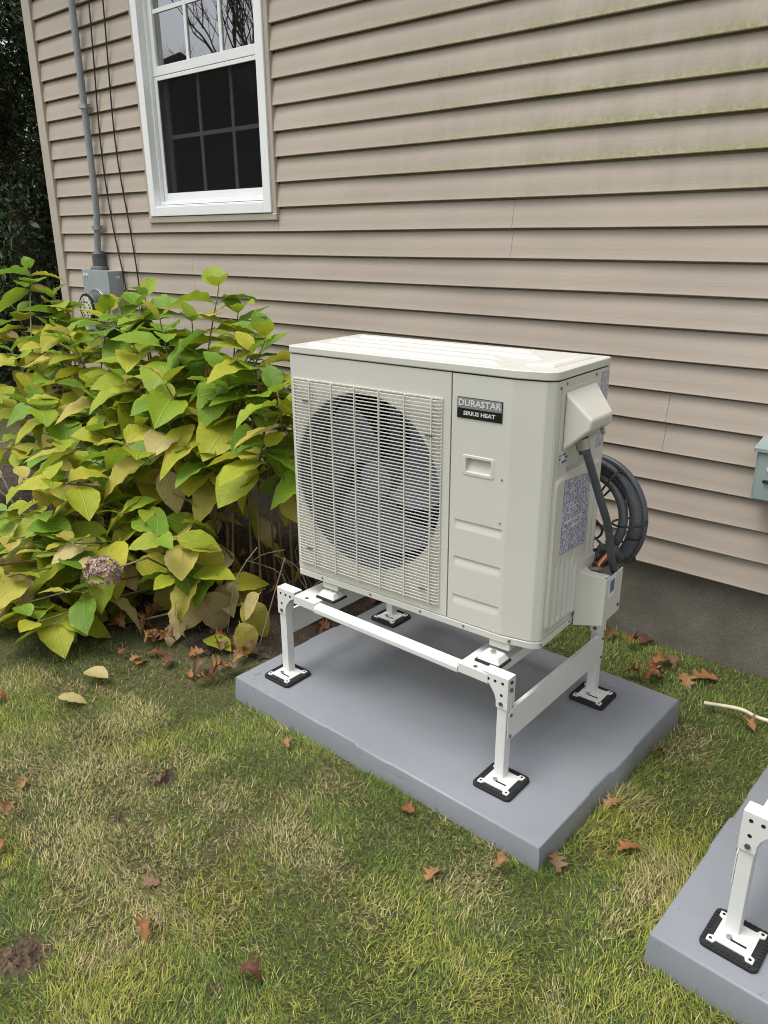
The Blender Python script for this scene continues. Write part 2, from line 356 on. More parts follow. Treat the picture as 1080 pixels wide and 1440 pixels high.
def smoothpath(pts, n=8):
    P = [Vector(p) for p in pts]; out = []
    for i in range(len(P) - 1):
        p0 = P[max(i - 1, 0)]; p1 = P[i]; p2 = P[i + 1]; p3 = P[min(i + 2, len(P) - 1)]
        for k in range(n):
            t = k / n
            out.append(.5 * ((2 * p1) + (-p0 + p2) * t + (2 * p0 - 5 * p1 + 4 * p2 - p3) * t * t + (-p0 + 3 * p1 - 3 * p2 + p3) * t ** 3))
    out.append(P[-1]); return out
def label_quad(name, mat, parent, P, kind=None):
    # a thin sticker of four corners (BL, BR, TR, TL) with its own UV
    me = bpy.data.meshes.new(name)
    P = [Vector(p) for p in P]; n = (P[1] - P[0]).cross(P[3] - P[0]).normalized() * .0004
    v = [tuple(p + n) for p in P] + [tuple(p - n) for p in P]
    me.from_pydata(v, [], [(0, 1, 2, 3), (7, 6, 5, 4), (0, 4, 5, 1), (1, 5, 6, 2), (2, 6, 7, 3), (3, 7, 4, 0)])
    uvl = me.uv_layers.new(name='UVMap'); q = [(0, 0), (1, 0), (1, 1), (0, 1)]
    for li, lp in enumerate(me.loops): uvl.data[li].uv = q[lp.vertex_index % 4]
    me.materials.append(M[mat]); o = bpy.data.objects.new(name, me); C.objects.link(o); o.parent = parent; return o
def text_part(txt, name, mat, parent, size, loc, rot, ext=.0004, sx=1.0, bold=0.0):
    cu = bpy.data.curves.new(name, 'FONT'); cu.body = txt; cu.size = size; cu.extrude = ext; cu.align_x = 'CENTER'; cu.align_y = 'CENTER'; cu.offset = bold; cu.resolution_u = 2
    to = bpy.data.objects.new('t', cu); C.objects.link(to); bpy.context.view_layer.update()
    me = bpy.data.meshes.new_from_object(to.evaluated_get(bpy.context.evaluated_depsgraph_get()))
    bpy.data.objects.remove(to); me.name = name; me.materials.clear(); me.materials.append(M[mat])
    o = bpy.data.objects.new(name, me); C.objects.link(o); o.parent = parent; o.location = loc; o.rotation_euler = rot; o.scale = (sx, 1, 1); return o

# ---------------------------------------------------------------- ground
def ground():
    s = MB()
    xs = [-900, -200, -60, -20, -9] + list(np.linspace(-7, 3, 61)) + [5, 12, 40, 150, 900]
    ys = [-900, -200, -60, -20, -7] + list(np.linspace(-4, 1, 31)) + [3, 10, 40, 150, 900]
    s.grid(xs, ys, lambda x, y: (x, y, (.006 * math.sin(3.1 * x + 1.7 * y) + .005 * math.sin(7 * y - 4 * x)) if abs(x) < 8 and -4.5 < y < 1 else 0))
    o = s.obj('ground', 'ground', smooth=60); tag(o, kind='structure')
ground()
def gz(x, y): return .006 * math.sin(3.1 * x + 1.7 * y) + .005 * math.sin(7 * y - 4 * x)

def soil_bed():
    # dark leaf mould under the shrub, with a ragged edge
    pts_ = []
    rb = random.Random(9)
    ctrl = [(-1.80, -.10), (-1.82, -.55), (-1.84, -.95), (-2.05, -1.08), (-2.3, -1.13), (-2.6, -1.27), (-2.9, -1.38), (-3.4, -1.45), (-4.2, -1.5), (-5.4, -1.4), (-5.5, .9), (-4.9, .9), (-4.72, .03), (-3.5, .03), (-2.2, .02)]
    for i in range(len(ctrl)):
        p, q = ctrl[i], ctrl[(i + 1) % len(ctrl)]
        for k in range(9): t_ = k / 9; pts_.append((p[0] + (q[0] - p[0]) * t_ + rb.uniform(-.025, .025), p[1] + (q[1] - p[1]) * t_ + (rb.uniform(-.025, .025) if p[1] < -.2 else 0)))
    cx, cy = -3.2, -.6; n = len(pts_); s = MB(); R_ = 14
    for j in range(R_ + 1):
        for (x, y) in pts_: f_ = j / R_; s.v.append((cx + (x - cx) * f_, cy + (y - cy) * f_, 0))
    for j in range(R_):
        for i in range(n): k = (i + 1) % n; s.f.append((j * n + i, j * n + k, (j + 1) * n + k, (j + 1) * n + i))
    s.v = [(x, y, gz(x, y) + .006 + .004 * math.sin(31 * x) * math.cos(27 * y)) for x, y, z in s.v]
    o = s.obj('soil_bed', 'mould', smooth=60); tag(o, kind='structure')
soil_bed()

# ---------------------------------------------------------------- house
WX0, WX1 = -3.745, -2.806      # window casing
WZ0, WZ1 = 1.510, 2.90
TR = .028                       # tan channel round the casing
HX0, HX1 = -4.765, 4.0
Z0, CH, NC = .3135, .1016, 31
house = thing('house', 'tan vinyl sided house wall with a white window above a concrete foundation', 'house', (0, 0, 0))
MB().box((HX0 + .0, .022, -.3), (HX1, .25, Z0 + .01)).obj('foundation', 'concrete', house)
# sheathing behind the boards, with the window opening left open
sh = MB()
ztop = Z0 + CH * NC
for a, b in (((HX0 + .02, .0085, Z0 + .012), (WX0 + .01, .16, ztop)), ((WX1 - .01, .0085, Z0 + .012), (HX1, .16, ztop)), ((WX0 + .012, .0085, Z0 + .012), (WX1 - .012, .16, WZ0 - .005)), ((WX0 + .012, .0085, WZ1 + .005), (WX1 - .012, .16, ztop))):
    sh.box(a, b)
sh.obj('sheathing', 'hole', house)
PR = .0215
def board(x0, x1, k, top=9):
    z = Z0 + CH * k; s = MB()
    n = max(2, int((x1 - x0) / .12)); xs = np.linspace(x0, x1, n + 1)
    # profile (y, z): back of lip, under-lip, lip nose, face ..., top, nailing groove
    prof = [(.003, .003), (-.006, .0005), (-PR + .001, .0), (-PR, .0020), (-PR + .0026, .0105), (-PR * .80, .030), (-PR * .60, .058), (-PR * .28, .086), (-PR * .13, .0945), (.004, .0965), (.006, .1040)]
    prof = [(y, min(zz, top)) for y, zz in prof]
    for x in xs:
        for j, (y, zz) in enumerate(prof):
            wv = .0011 * math.sin(x * 5.3 + k * 2.1) + .0007 * math.sin(x * 13 + k)
            s.v.append((x, y + (wv if 1 <= j <= 5 else 0), z + zz + (.0009 * math.sin(x * 3.7 + k * 1.3) if j < 5 else 0)))
    m_ = len(prof)
    for i in range(n):
        for j in range(m_ - 1):
            a = i * m_ + j; s.f.append((a, a + m_, a + m_ + 1, a + 1))
    s.f.append(tuple(range(m_))); s.f.append(tuple(n * m_ + j for j in range(m_))[::-1])
    o = s.obj('siding_board', 'siding', house, smooth=40)
splices = {4: [-.93, 2.1], 5: [-.93, 2.1], 8: [-3.445, 1.2], 9: [-3.445, 1.2], 10: [-1.557], 11: [-1.557], 6: [.6], 7: [.6], 2: [-2.3, 1.0], 3: [-2.3, 1.0], 12: [.1], 13: [.1], 20: [.35], 21: [.35], 16: [1.5], 17: [1.5]}
for k in range(NC):
    z = Z0 + CH * k; cuts = [HX0 + .012] + sorted(splices.get(k, [])) + [HX1]
    segs = list(zip(cuts[:-1], cuts[1:])); out = []
    for i, (a, b) in enumerate(segs):
        if i: a += .0012
        if z + CH > WZ0 - TR + .03 and z < WZ1 + TR - .01:
            if a < WX0 - TR < b: out.append((a, WX0 - TR + .002))
            elif b <= WX0 - TR: out.append((a, b))
            if a < WX1 + TR < b: out.append((WX1 + TR - .002, b))
            elif a >= WX1 + TR: out.append((a, b))
            if z < WZ0 - TR and a < WX0 and b > WX1: board(WX0 - TR + .003, WX1 + TR - .003, k, WZ0 - TR - z + .004)
        else: out.append((a, b))
    for a, b in out: board(a, b, k)
# starter lip, corner post, eave
MB().box((HX0, .004, Z0 - .012), (HX1, .020, Z0 + .004)).obj('starter_strip', 'siding', house)
cp = MB().prism([(HX0 - .035, -.030), (HX0 + .050, -.030), (HX0 + .050, -.004), (HX0 + .02, -.004), (HX0 + .02, .03), (HX0 - .035, .07)], Z0 - .02, ztop, lambda u, v, h: (u, v, h))
cp.obj('corner_post', 'corner', house, bevel=.003)
MB().box((HX0 - .03, .07, -.1), (HX0 + .05, 6, ztop)).obj('side_wall', 'siding', house)
MB().box((HX0 - .3, -.32, ztop), (HX1 + .3, .1, ztop + .015)).obj('soffit', 'vinyl_white', house)
MB().box((HX0 - .3, -.34, ztop - .03), (HX1 + .3, -.322, ztop + .16)).obj('fascia', 'vinyl_white', house)
MB().hexa([(HX0 - .3, -.36, ztop + .16), (HX1 + .3, -.36, ztop + .16), (HX1 + .3, 3.2, ztop + 2.0), (HX0 - .3, 3.2, ztop + 2.0), (HX0 - .3, -.36, ztop + .2), (HX1 + .3, -.36, ztop + .2), (HX1 + .3, 3.2, ztop + 2.05), (HX0 - .3, 3.2, ztop + 2.05)]).obj('roof', 'roof', house)

# window
def window():
    # tan channel and white casing frame
    t = MB()
    fr = lambda u, v, h: (u, h, v)
    x0, x1, z0, z1 = WX0, WX1, WZ0, WZ1
    win = MB()
    c = .050
    yo = -.034
    win.box((x0, yo, z0), (x0 + c, .0, z1)); win.box((x1 - c, yo, z0), (x1, .0, z1)); win.box((x0 + c, yo, z1 - c), (x1 - c, .0, z1)); win.box((x0 + c, yo, z0), (x1 - c, 0, z0 + .045))
    w_ = win.obj('window', 'vinyl_white', house, bevel=.003)
    MB().box((x0 - TR, -.026, z0 - TR), (x0 - .001, 0, z1 + TR)).obj('trim_channel', 'tan_trim', w_, bevel=.004)
    MB().box((x1 + .001, -.026, z0 - TR), (x1 + TR, 0, z1 + TR)).obj('trim_channel', 'tan_trim', w_, bevel=.004)
    MB().box((x0 - .001 - TR, -.029, z0 - TR - .004), (x1 + .001 + TR, -.001, z0 - .002)).obj('trim_channel', 'tan_trim', w_, bevel=.004)
    # jamb liners running back into the opening, stepped
    a0, a1 = x0 + c, x1 - c
    for (xa, xb, ya, yb) in ((a0 - .012, a0 + .001, 0.0, .13), (a1 - .001, a1 + .012, 0.0, .13), (a0 + .001, a0 + .014, .002, .018), (a1 - .014, a1 - .001, .002, .018), (a0 + .001, a0 + .010, .050, .056), (a1 - .010, a1 - .001, .050, .056)):
        MB().box((xa, ya, z0 + .04), (xb, yb, z1 - .03)).obj('jamb', 'vinyl_white', w_, bevel=.0015)
    # sloped sill in steps
    s = MB(); s.hexa([(a0, -.030, z0 + .0452), (a1, -.030, z0 + .0452), (a1, .12, z0 + .046), (a0, .12, z0 + .046), (a0, -.030, z0 + .050), (a1, -.030, z0 + .050), (a1, .12, z0 + .066), (a0, .12, z0 + .066)])
    s.box((a0, .000, z0 + .056), (a1, .016, z0 + .072))
    s.obj('sill', 'vinyl_white', w_, bevel=.002)
    zm = 2.155
    # half screen over the lower opening, frame + mesh
    f = MB(); fw_ = .034; sa, sb = a0 + .004, a1 - .004; za, zb = z0 + .066, zm - .002; y0, y1 = .020, .032
    # upper sash (outer track), lower sash (inner track)
    u = MB(); ua, ub = a0 + .003, a1 - .003; uz0, uz1 = zm, z1 - c
    for a, b in (((ua, .019, uz0), (ua + .042, .049, uz1)), ((ub - .042, .019, uz0), (ub, .049, uz1)), ((ua + .042, .019, uz0), (ub - .042, .049, uz0 + .042)), ((ua + .042, .019, uz1 - .04), (ub - .042, .049, uz1))): u.box(a, b)
    us = u.obj('upper_sash', 'vinyl_white', w_, bevel=.002)
    for a, b in (((sa, y0, za), (sa + fw_, y1, zb)), ((sb - fw_, y0, za), (sb, y1, zb)), ((sa + fw_, y0, za), (sb - fw_, y1, za + .045)), ((sa + fw_, y0, zb - .018), (sb - fw_, y1, zb))): f.box(a, b)
    so_ = f.obj('screen_frame', 'vinyl_white', w_, bevel=.002)
    MB().box((sa + .02, .0255, za + .02), (sb - .02, .0262, zb - .01)).obj('insect_screen', 'screen', so_)
    l = MB(); lz0, lz1 = z0 + .066, zm + .035
    for a, b in (((ua, .062, lz0), (ua + .048, .092, lz1)), ((ub - .048, .062, lz0), (ub, .092, lz1)), ((ua + .048, .062, lz0), (ub - .048, .092, lz0 + .05)), ((ua + .048, .062, lz1 - .04), (ub - .048, .092, lz1))): l.box(a, b)
    ls = l.obj('lower_sash', 'vinyl_white', w_, bevel=.002)
    # panes and muntins
    def lites(sash, xa, xb, z_a, z_b, y, rows, glass):
        MB().box((xa - .006, y, z_a - .006), (xb + .006, y + .004, z_b + .006)).obj('pane', glass, sash)
        for i in (1, 2):
            xx = xa + (xb - xa) * i / 3; MB().box((xx - .009, y - .007, z_a), (xx + .009, y - .001, z_b)).obj('muntin', 'vinyl_white', sash)
        for r_ in rows:
            MB().box((xa, y - .0065, r_ - .009), (xb, y - .0012, r_ + .009)).obj('muntin', 'vinyl_white', sash)
    lites(us, ua + .042, ub - .042, uz0 + .042, uz1 - .04, .032, (2.43,), 'glass')
    lites(ls, ua + .048, ub - .048, lz0 + .05, lz1 - .04, .075, (1.885,), 'glass2')
    # room behind
    r = MB(); r.box((x0 - .5, 1.6, z0 - .8), (x1 + .5, 1.62, z1 + .3)); r.box((x0 - .52, .17, z0 - .8), (x0 - .5, 1.6, z1 + .3)); r.box((x1 + .5, .17, z0 - .8), (x1 + .52, 1.6, z1 + .3)); r.box((x0 - .5, .17, z0 - .82), (x1 + .5, 1.6, z0 - .8)); r.box((x0 - .5, .17, z1 + .3), (x1 + .5, 1.6, z1 + .32))
    r.obj('room', 'interior', w_)
    cu = MB(); xs = np.linspace(x1 - .34, x1 - .05, 60); cu.grid(xs, [z0 - .1, z1 + .2], lambda x, z: (x, .26 + .018 * math.sin(x * 95), z)); cu.obj('curtain', 'curtain', w_, smooth=60)
    MB().hexa([(a0 + .02, .105, zm + .02), (a1 - .02, .105, zm + .02), (a1 - .02, .109, zm + .02), (a0 + .02, .109, zm + .02), (a0 + .02, .105, z1 - .1), (a1 - .02, .105, z1 - .1), (a1 - .02, .109, z1 - .1), (a0 + .02, .109, z1 - .1)]).obj('roller_blind', 'curtain', w_)
window()

# ---------------------------------------------------------------- service entrance: meter, conduit, cables
def meter():
    t = thing('electric_meter', 'grey electric meter box with round glass meter behind the shrub', 'electric meter', (-4.235, -.018, .80))
    b = MB(); b.box((-.135, -.088, 0), (.135, 0, .432)); bo = b.obj('meter_box', 'galv', t, bevel=.003)
    MB().box((-.139, -.094, -.003), (.139, -.0885, .435)).obj('cover', 'galv', t, bevel=.002)
    for i, x in enumerate((-.115, -.085)):
        MB().cyl((x, -.094, .408), (x, -.097, .408), .009, 10).obj('screw', 'paper', t)
    label_quad('sticker', 'paper', t, [(.1355, -.045, .392), (.1355, -.02, .392), (.1355, -.02, .405), (.1355, -.045, .405)])
    MB().tube([(-.0, -.094, .235), (0, -.104, .235)], .098, 32).obj('socket_ring', 'steel', t, bevel=.002)
    mm = MB().tube([(0, -.104, .235), (0, -.150, .235), (0, -.165, .235)], [.084, .082, .070], 32); mm.obj('meter_body', 'dark_hub', t, smooth=30)
    MB().tube([(0, -.150, .235), (0, -.1505 - .02, .235)], .076, 32).obj('meter_rim', 'black', t)
    n = 28
    me = bpy.data.meshes.new('meter_face'); v = [(.064 * math.cos(2 * math.pi * i / n), -.1715, .235 + .064 * math.sin(2 * math.pi * i / n)) for i in range(n)]
    v += [(x, y + .001, z) for x, y, z in v]
    me.from_pydata(v, [], [tuple(range(n)), tuple(range(n, 2 * n))[::-1]] + [(i, (i + 1) % n, n + (i + 1) % n, n + i) for i in range(n)]); uvl = me.uv_layers.new(name='UVMap')
    for li, lp in enumerate(me.loops):
        co = me.vertices[lp.vertex_index].co; uvl.data[li].uv = (co.x / .13 + .5, (co.z - .235) / .13 + .5)
    me.materials.append(M['meterface']); o = bpy.data.objects.new('meter_face', me); C.objects.link(o); o.parent = t
    t2 = thing('service_conduit', 'grey service entrance conduit running up the siding from the meter box', 'conduit', (-4.24, -.05, 1.236))
    MB().tube([(-.035, 0, .05), (-.035, 0, .12), (.0, .0, .30), (0.005, 0, .45), (.005, 0, 2.1)], .018, 14).obj('pipe', 'conduit', t2, smooth=50)
    MB().tube([(-.035, 0, 0), (-.035, 0, .012), (-.035, 0, .02), (-.035, 0, .085), (-.035, 0, .10)], [.055, .05, .038, .036, .026], 16).obj('hub_fitting', 'dark_hub', t2, smooth=30)
    for z in (.225, .835, 1.5):
        xx = 0 if z > .3 else -.015
        s = MB(); s.tube([(xx, 0, z - .011), (xx, 0, z + .011)], .0255, 14); s.box((xx - .045, .012, z - .011), (xx + .045, .020, z + .011)); so_ = s.obj('strap', 'steel', t2)
        MB().cyl((xx + .036, .012, z), (xx + .036, .007, z), .005, 8).obj('screw', 'steel', so_)
    A = [(-4.09, -.03, 3.4), (-4.105, -.03, 2.549), (-4.158, -.025, 1.895), (-4.135, -.025, 1.498), (-4.055, -.03, 1.06), (-4.05, -.04, .5), (-4.05, -.03, .05)]
    B = [(-3.955, -.03, 3.4), (-3.976, -.03, 2.528), (-4.014, -.025, 1.885), (-3.96, -.025, 1.422), (-3.925, -.03, 1.12), (-3.91, -.03, .7), (-3.91, -.03, .05)]
    for P, lab in ((A, 'thin black cable on the siding nearer to the grey conduit'), (B, 'thin black cable on the siding nearer to the window')):
        o = MB().tube(smoothpath(P, 10), .0042, 6).obj('cable', 'cable', smooth=60); tag(o, lab, 'cable', 'black cables hanging down the siding')
meter()

def disconnect():
    t = thing('disconnect_box', 'green grey electrical disconnect box mounted low on the tan siding', 'disconnect box', (-.487, -.016, .64))
    MB().box((-.128, -.078, 0), (.128, 0, .168)).obj('box_body', 'disc', t, bevel=.003)
    MB().hexa([(-.136, -.090, .152), (.136, -.090, .152), (.136, .0, .170), (-.136, .0, .170), (-.136, -.090, .166), (.136, -.090, .166), (.136, 0, .186), (-.136, 0, .186)]).obj('lid', 'disc', t, bevel=.002)
    MB().box((-.122, -.083, .006), (.122, -.0785, .150)).obj('door', 'disc', t, bevel=.002)
    MB().cyl((-.085, -.083, .105), (-.085, -.088, .105), .008, 10).obj('screw', 'paper', t)
    MB().box((-.098, -.092, .062), (-.060, -.083, .070)).obj('latch', 'black', t, bevel=.001)
    MB().cyl((.06, -.04, -.02), (.06, -.04, 0), .016, 12).obj('fitting', 'steel', t)
    MB().tube([(.06, -.04, -.02), (.06, -.045, -.12), (.08, -.04, -.35), (.08, -.03, -.63)], .011, 10).obj('conduit', 'whip', t, smooth=50)
disconnect()

# ---------------------------------------------------------------- outdoor unit
W_, D_, H_ = .807, .317, .70
unit = thing('heat_pump', 'beige outdoor heat pump unit with round fan grille on a white stand', 'heat pump', (-1.627, -1.046, .430), .0428)
def outline(off=0, f=.712):
    return [(0 - off, 0 + .008 - off), (.008 - off, -off), (f, -off), (.787 + off * .6, .0135 - off * .8), (.802 + off * .9, .025 - off * .4), (.807 + off, .035), (.807 + off, .309 + off), (.799 + off, .317 + off), (.008 - off, .317 + off), (-off, .309 + off)]
fid = lambda u, v, h: (u, v, h)
MB().prism(outline(.0015), .0, .019, fid).obj('base_pan', 'beige', unit, bevel=.002)
# front panel left of the seam, with the round fan opening
fc = (.265, .338); FR = .252
def front_panel():
    s = MB(); n = 96
    x0, x1, z0, z1 = .004, .5435, .0215, .671
    rim = []; outer = []
    for i in range(n):
        a = 2 * math.pi * i / n; c_, s_ = math.cos(a), math.sin(a)
        rim.append((fc[0] + FR * c_, fc[1] + FR * s_))
        k = min(((x1 - fc[0]) / c_ if c_ > 1e-6 else (x0 - fc[0]) / c_ if c_ < -1e-6 else 1e9), ((z1 - fc[1]) / s_ if s_ > 1e-6 else (z0 - fc[1]) / s_ if s_ < -1e-6 else 1e9))
        outer.append((fc[0] + k * c_, fc[1] + k * s_))
    for (x, z) in ((x0, z0), (x1, z0), (x0, z1), (x1, z1)):
        j = min(range(n), key=lambda i: (outer[i][0] - x) ** 2 + (outer[i][1] - z) ** 2); outer[j] = (x, z)
    for (x, z) in outer: s.v.append((x, .012, z))
    for (x, z) in outer: s.v.append((x, 0, z))
    for (x, z) in rim: s.v.append((x, 0, z))
    for (x, z) in rim: s.v.append((fc[0] + (x - fc[0]) * .985, .006, fc[1] + (z - fc[1]) * .985))
    for i in range(n):
        j = (i + 1) % n
        for q in range(3): s.f.append((q * n + i, q * n + j, (q + 1) * n + j, (q + 1) * n + i))
    return s.obj('front_panel', 'beige', unit, smooth=30)
fp = front_panel()
sr = MB(); nn_ = 64
for k_, (rr_, yy_) in enumerate(((.986, .0062), (.975, .03), (.968, .09), (.995, .09), (1.0, .0062))):
    for i in range(nn_): an = 2 * math.pi * i / nn_; sr.v.append((fc[0] + FR * rr_ * math.cos(an), yy_, fc[1] + FR * rr_ * math.sin(an)))
for k_ in range(4):
    for i in range(nn_): j = (i + 1) % nn_; sr.f.append((k_ * nn_ + i, k_ * nn_ + j, (k_ + 1) * nn_ + j, (k_ + 1) * nn_ + i))
sr.obj('shroud_ring', 'inner', unit, smooth=40)
def hf(name, us, vs, fr, disp, mat='beige', parent=None, smooth=50):
    s = MB(); s.grid(us, vs, lambda u, v: fr(u, v, disp(u, v))); return s.obj(name, mat, parent, smooth=smooth)
def sstep(e0, e1, x):
    t = min(1, max(0, (x - e0) / (e1 - e0))); return t * t * (3 - 2 * t)
def rect(u, v, u0, u1, v0, v1, e):
    return min(sstep(u0 - e, u0 + e, u), 1 - sstep(u1 - e, u1 + e, u)) * min(sstep(v0 - e, v0 + e, v), 1 - sstep(v1 - e, v1 + e, v))
def rrect(u, v, u0, u1, v0, v1, r, e):
    cx, cy = (u0 + u1) / 2, (v0 + v1) / 2; dx = max(abs(u - cx) - (u1 - u0) / 2 + r, 0); dy = max(abs(v - cy) - (v1 - v0) / 2 + r, 0)
    dd = math.hypot(dx, dy) - r + min(max(abs(u - cx) - (u1 - u0) / 2 + r, abs(v - cy) - (v1 - v0) / 2 + r), 0)
    return 1 - sstep(-e, e, dd)
def dense(a, b, step, extra=(), w=.0016):
    x = list(np.arange(a, b, step)) + [b]
    for e in extra: x += [e - w, e - w * .5, e, e + w * .5, e + w]
    x = sorted(set(round(min(max(q, a), b), 5) for q in x)); return x
pts = [(.5465, .004), (.5475, .0)] + [(x, 0) for x in dense(.55, .704, .004, (.587, .591, .662, .666))] + [(.711, .0001), (.714, .0008), (.785, .0135), (.7885, .0148), (.8015, .0250), (.8035, .0270), (.807, .0330), (.807, .0345)]
def front_disp(a, h):
    d = 0
    # finger recess with rounded rim
    d += -.0015 * rrect(a, h, .583, .670, .425, .476, .006, .0015)
    d += .0165 * rrect(a, h, .592, .661, .434, .468, .003, .0010) * (.45 + .55 * sstep(.434, .466, h))
    for hz in (.3035, .2025, .0945):
        if .562 < a < .701:
            k = min(sstep(.561, .568, a), 1 - sstep(.694, .701, a))
            # pressed louvre: drops in under a crisp upper edge then slopes back out
            if h <= hz and h > hz - .024: d += .0045 * k * (1 - (hz - h) / .024)
            pass
    return d
hs_ = dense(.0215, .671, .006, (.425, .434, .468, .476, .3035, .2025, .0945))
s = MB()
nrm = []
for i, p_ in enumerate(pts):
    a = Vector(pts[max(i - 1, 0)]); b = Vector(pts[min(i + 1, len(pts) - 1)]); t_ = (b - a).normalized(); nrm.append((-t_.y, t_.x))
for h in hs_:
    for i, (a, b) in enumerate(pts):
        d_ = front_disp(a, h) if a < .71 else 0
        s.v.append((a + nrm[i][0] * d_, b + nrm[i][1] * d_, h))
n_ = len(pts)
for j in range(len(hs_) - 1):
    for i in range(n_ - 1): k = j * n_ + i; s.f.append((k, k + 1, k + n_ + 1, k + n_))
s.obj('access_panel', 'beige', unit, smooth=9)
MB().box((.546, .030, .02), (.79, .032, .671)).obj('inner_wall', 'inner', unit)
# right side panel
def side_disp(b, h):
    d = 0
    P_ = rrect(b, h, .046, .300, .040, .436, .020, .003)
    d += .006 * P_
    if P_ > .5 and b > .03:
        for c_ in (.075, .105, .135, .165): d -= .0045 * rrect(b, h, c_ - .008, c_ + .008, .055, .215, .007, .0022)
        for c_ in (.256, .282): d -= .0045 * rrect(b, h, c_ - .006, c_ + .006, .19, .425, .006, .0022)
        d += .0035 * rrect(b, h, .185, .315, -.03, .178, .012, .002)
    d -= .017 * rrect(b, h, .105, .205, .445, .492, .004, .0012)
    return d
bs = dense(.0350, .316, .0045, (.105, .205, .300, .185)); hh = dense(.0215, .671, .006, (.04, .436, .445, .492))
bs = sorted(set([.0345, .036] + bs))
hf('side_panel', bs, hh, lambda b, h, d_: (.807 + d_, b, h), side_disp, parent=unit, smooth=45)
MB().box((.0, .010, .02), (.0015, .314, .671)).obj('left_panel', 'beige', unit, bevel=.0005)
bk = MB(); bk.box((.55, .3145, .02), (.806, .317, .671)); bk.obj('back_panel', 'beige', unit)
gd = MB()
for i in range(30): z = .03 + i * .022; gd.box((.004, .3155, z), (.548, .317, z + .002))
for i in range(22): x = .01 + i * .025; gd.box((x, .3172, .022), (x + .002, .3185, .67))
tag(gd.obj('coil_guard', 'inner', unit), kind='stuff')
# lid
lid = MB().prism(outline(.003, .715), .674, .694, fid)
lid.obj('lid', 'beige', unit, bevel=.0035, seg=3)
for (a0, a1, b0, b1) in ((.035, .66, .032, .075), (.06, .62, .100, .140), (.035, .70, .165, .205), (.06, .64, .232, .268)):
    hfx = MB(); q = .010
    hfx.hexa([(a0, b0, .6935), (a1, b0, .6935), (a1, b1, .6935), (a0, b1, .6935), (a0 + q, b0 + q, .7015), (a1 - q * 3, b0 + q, .7015), (a1 - q * 3, b1 - q, .7015), (a0 + q, b1 - q, .7015)]); hfx.obj('lid_rib', 'beige', unit, bevel=.0012, seg=2)
hfx = MB(); hfx.hexa([(.70, .06, .6935), (.775, .075, .6935), (.785, .28, .6935), (.73, .28, .6935), (.712, .07, .6995), (.765, .083, .6995), (.775, .27, .6995), (.74, .27, .6995)]); hfx.obj('lid_rib', 'beige', unit, bevel=.003)
# inside: shroud floor, coil and fan
MB().box((.002, .262, .022), (.5425, .266, .67)).obj('coil_backing', 'inner', unit)
co = MB()
for i in range(110): z = .026 + i * .0058; co.box((.006, .2500, z), (.540, .2615, z + .0012))
tag(co.obj('coil_fins', plain('coil_fin_aluminium', (.34, .34, .47), .4, .1, 5, metal=.3), unit), kind='stuff')
for i in range(7):
    x = .02 + i * .082; MB().box((x, .2492, .024), (x + .0015, .2499, .668)).obj('coil_tube', 'steel', unit)
def fan():
    m_fan = plain('fan_grey_plastic', (.17, .17, .225), .4, .05, 5)
    hub = MB().tube([(fc[0], .045, fc[1]), (fc[0], .052, fc[1]), (fc[0], .12, fc[1])], [.03, .052, .056], 28).obj('fan', m_fan, unit, smooth=35)
    for k in range(3):
        s = MB(); nr, na = 8, 12
        for side in (0, 1):
            for i in range(nr + 1):
                r = .05 + (.228 - .05) * i / nr; sweep = .75 * (i / nr) ** 1.4
                for j in range(na + 1):
                    t = j / na; a = k * 2 * math.pi / 3 + sweep + (t - .5) * (1.35 + .25 * i / nr)
                    y = .055 + .062 * t + .012 * math.sin(math.pi * t) + side * .0025
                    s.v.append((fc[0] + r * math.cos(a), y, fc[1] + r * math.sin(a)))
        B0 = (nr + 1) * (na + 1)
        for sd in (0, B0):
            for i in range(nr):
                for j in range(na): q = sd + i * (na + 1) + j; s.f.append((q, q + 1, q + na + 2, q + na + 1))
        s.obj('blade', m_fan, hub, smooth=60)
    m = MB(); m.box((fc[0] - .02, .14, .03), (fc[0] + .02, .155, .665)); m.obj('motor_mount', 'inner', unit)
fan()
# grille: frame plate > slats and ribs, each its own piece
gx0, gx1, gz0, gz1 = .013, .521, .044, .606
gf = MB()
for a, b in (((gx0, -.0035, gz0), (gx0 + .004, 0, gz1)), ((gx1 - .004, -.0035, gz0), (gx1, 0, gz1)), ((gx0 + .004, -.0035, gz0), (gx1 - .004, 0, gz0 + .003)), ((gx0 + .004, -.0035, gz1 - .003), (gx1 - .004, 0, gz1))): gf.box(a, b)
grille = gf.obj('fan_grille', 'beige2', unit)
NS = 60; pitch = (gz1 - gz0 - .006) / NS
def slat_prof(x):
    e = min((x - gx0) / .018, (gx1 - x) / .018, 1); e = max(e, 0)
    return -.001 - .0065 * math.sqrt(max(0, 1 - (1 - e) ** 2)) - .0030 * math.sin(math.pi * (x - gx0) / (gx1 - gx0))
xs = [gx0 + .001, gx0 + .004, gx0 + .009, gx0 + .018] + list(np.linspace(gx0 + .05, gx1 - .05, 9)) + [gx1 - .018, gx1 - .009, gx1 - .004, gx1 - .001]
sm = MB(); hz_, dp = .00145, .0020
for x in xs:
    y = slat_prof(x); sm.v += [(x, y - dp / 2, -hz_ * .75), (x, y + dp / 2, -hz_), (x, y + dp / 2, hz_), (x, y - dp / 2, hz_ * .75)]
for i in range(len(xs) - 1):
    for j in range(4): a = i * 4 + j; b = i * 4 + (j + 1) % 4; sm.f.append((a, b, b + 4, a + 4))
sm.f += [(0, 1, 2, 3), tuple((len(xs) - 1) * 4 + j for j in (3, 2, 1, 0))]
slat_me = sm.mesh('slat', 'beige2', 40)
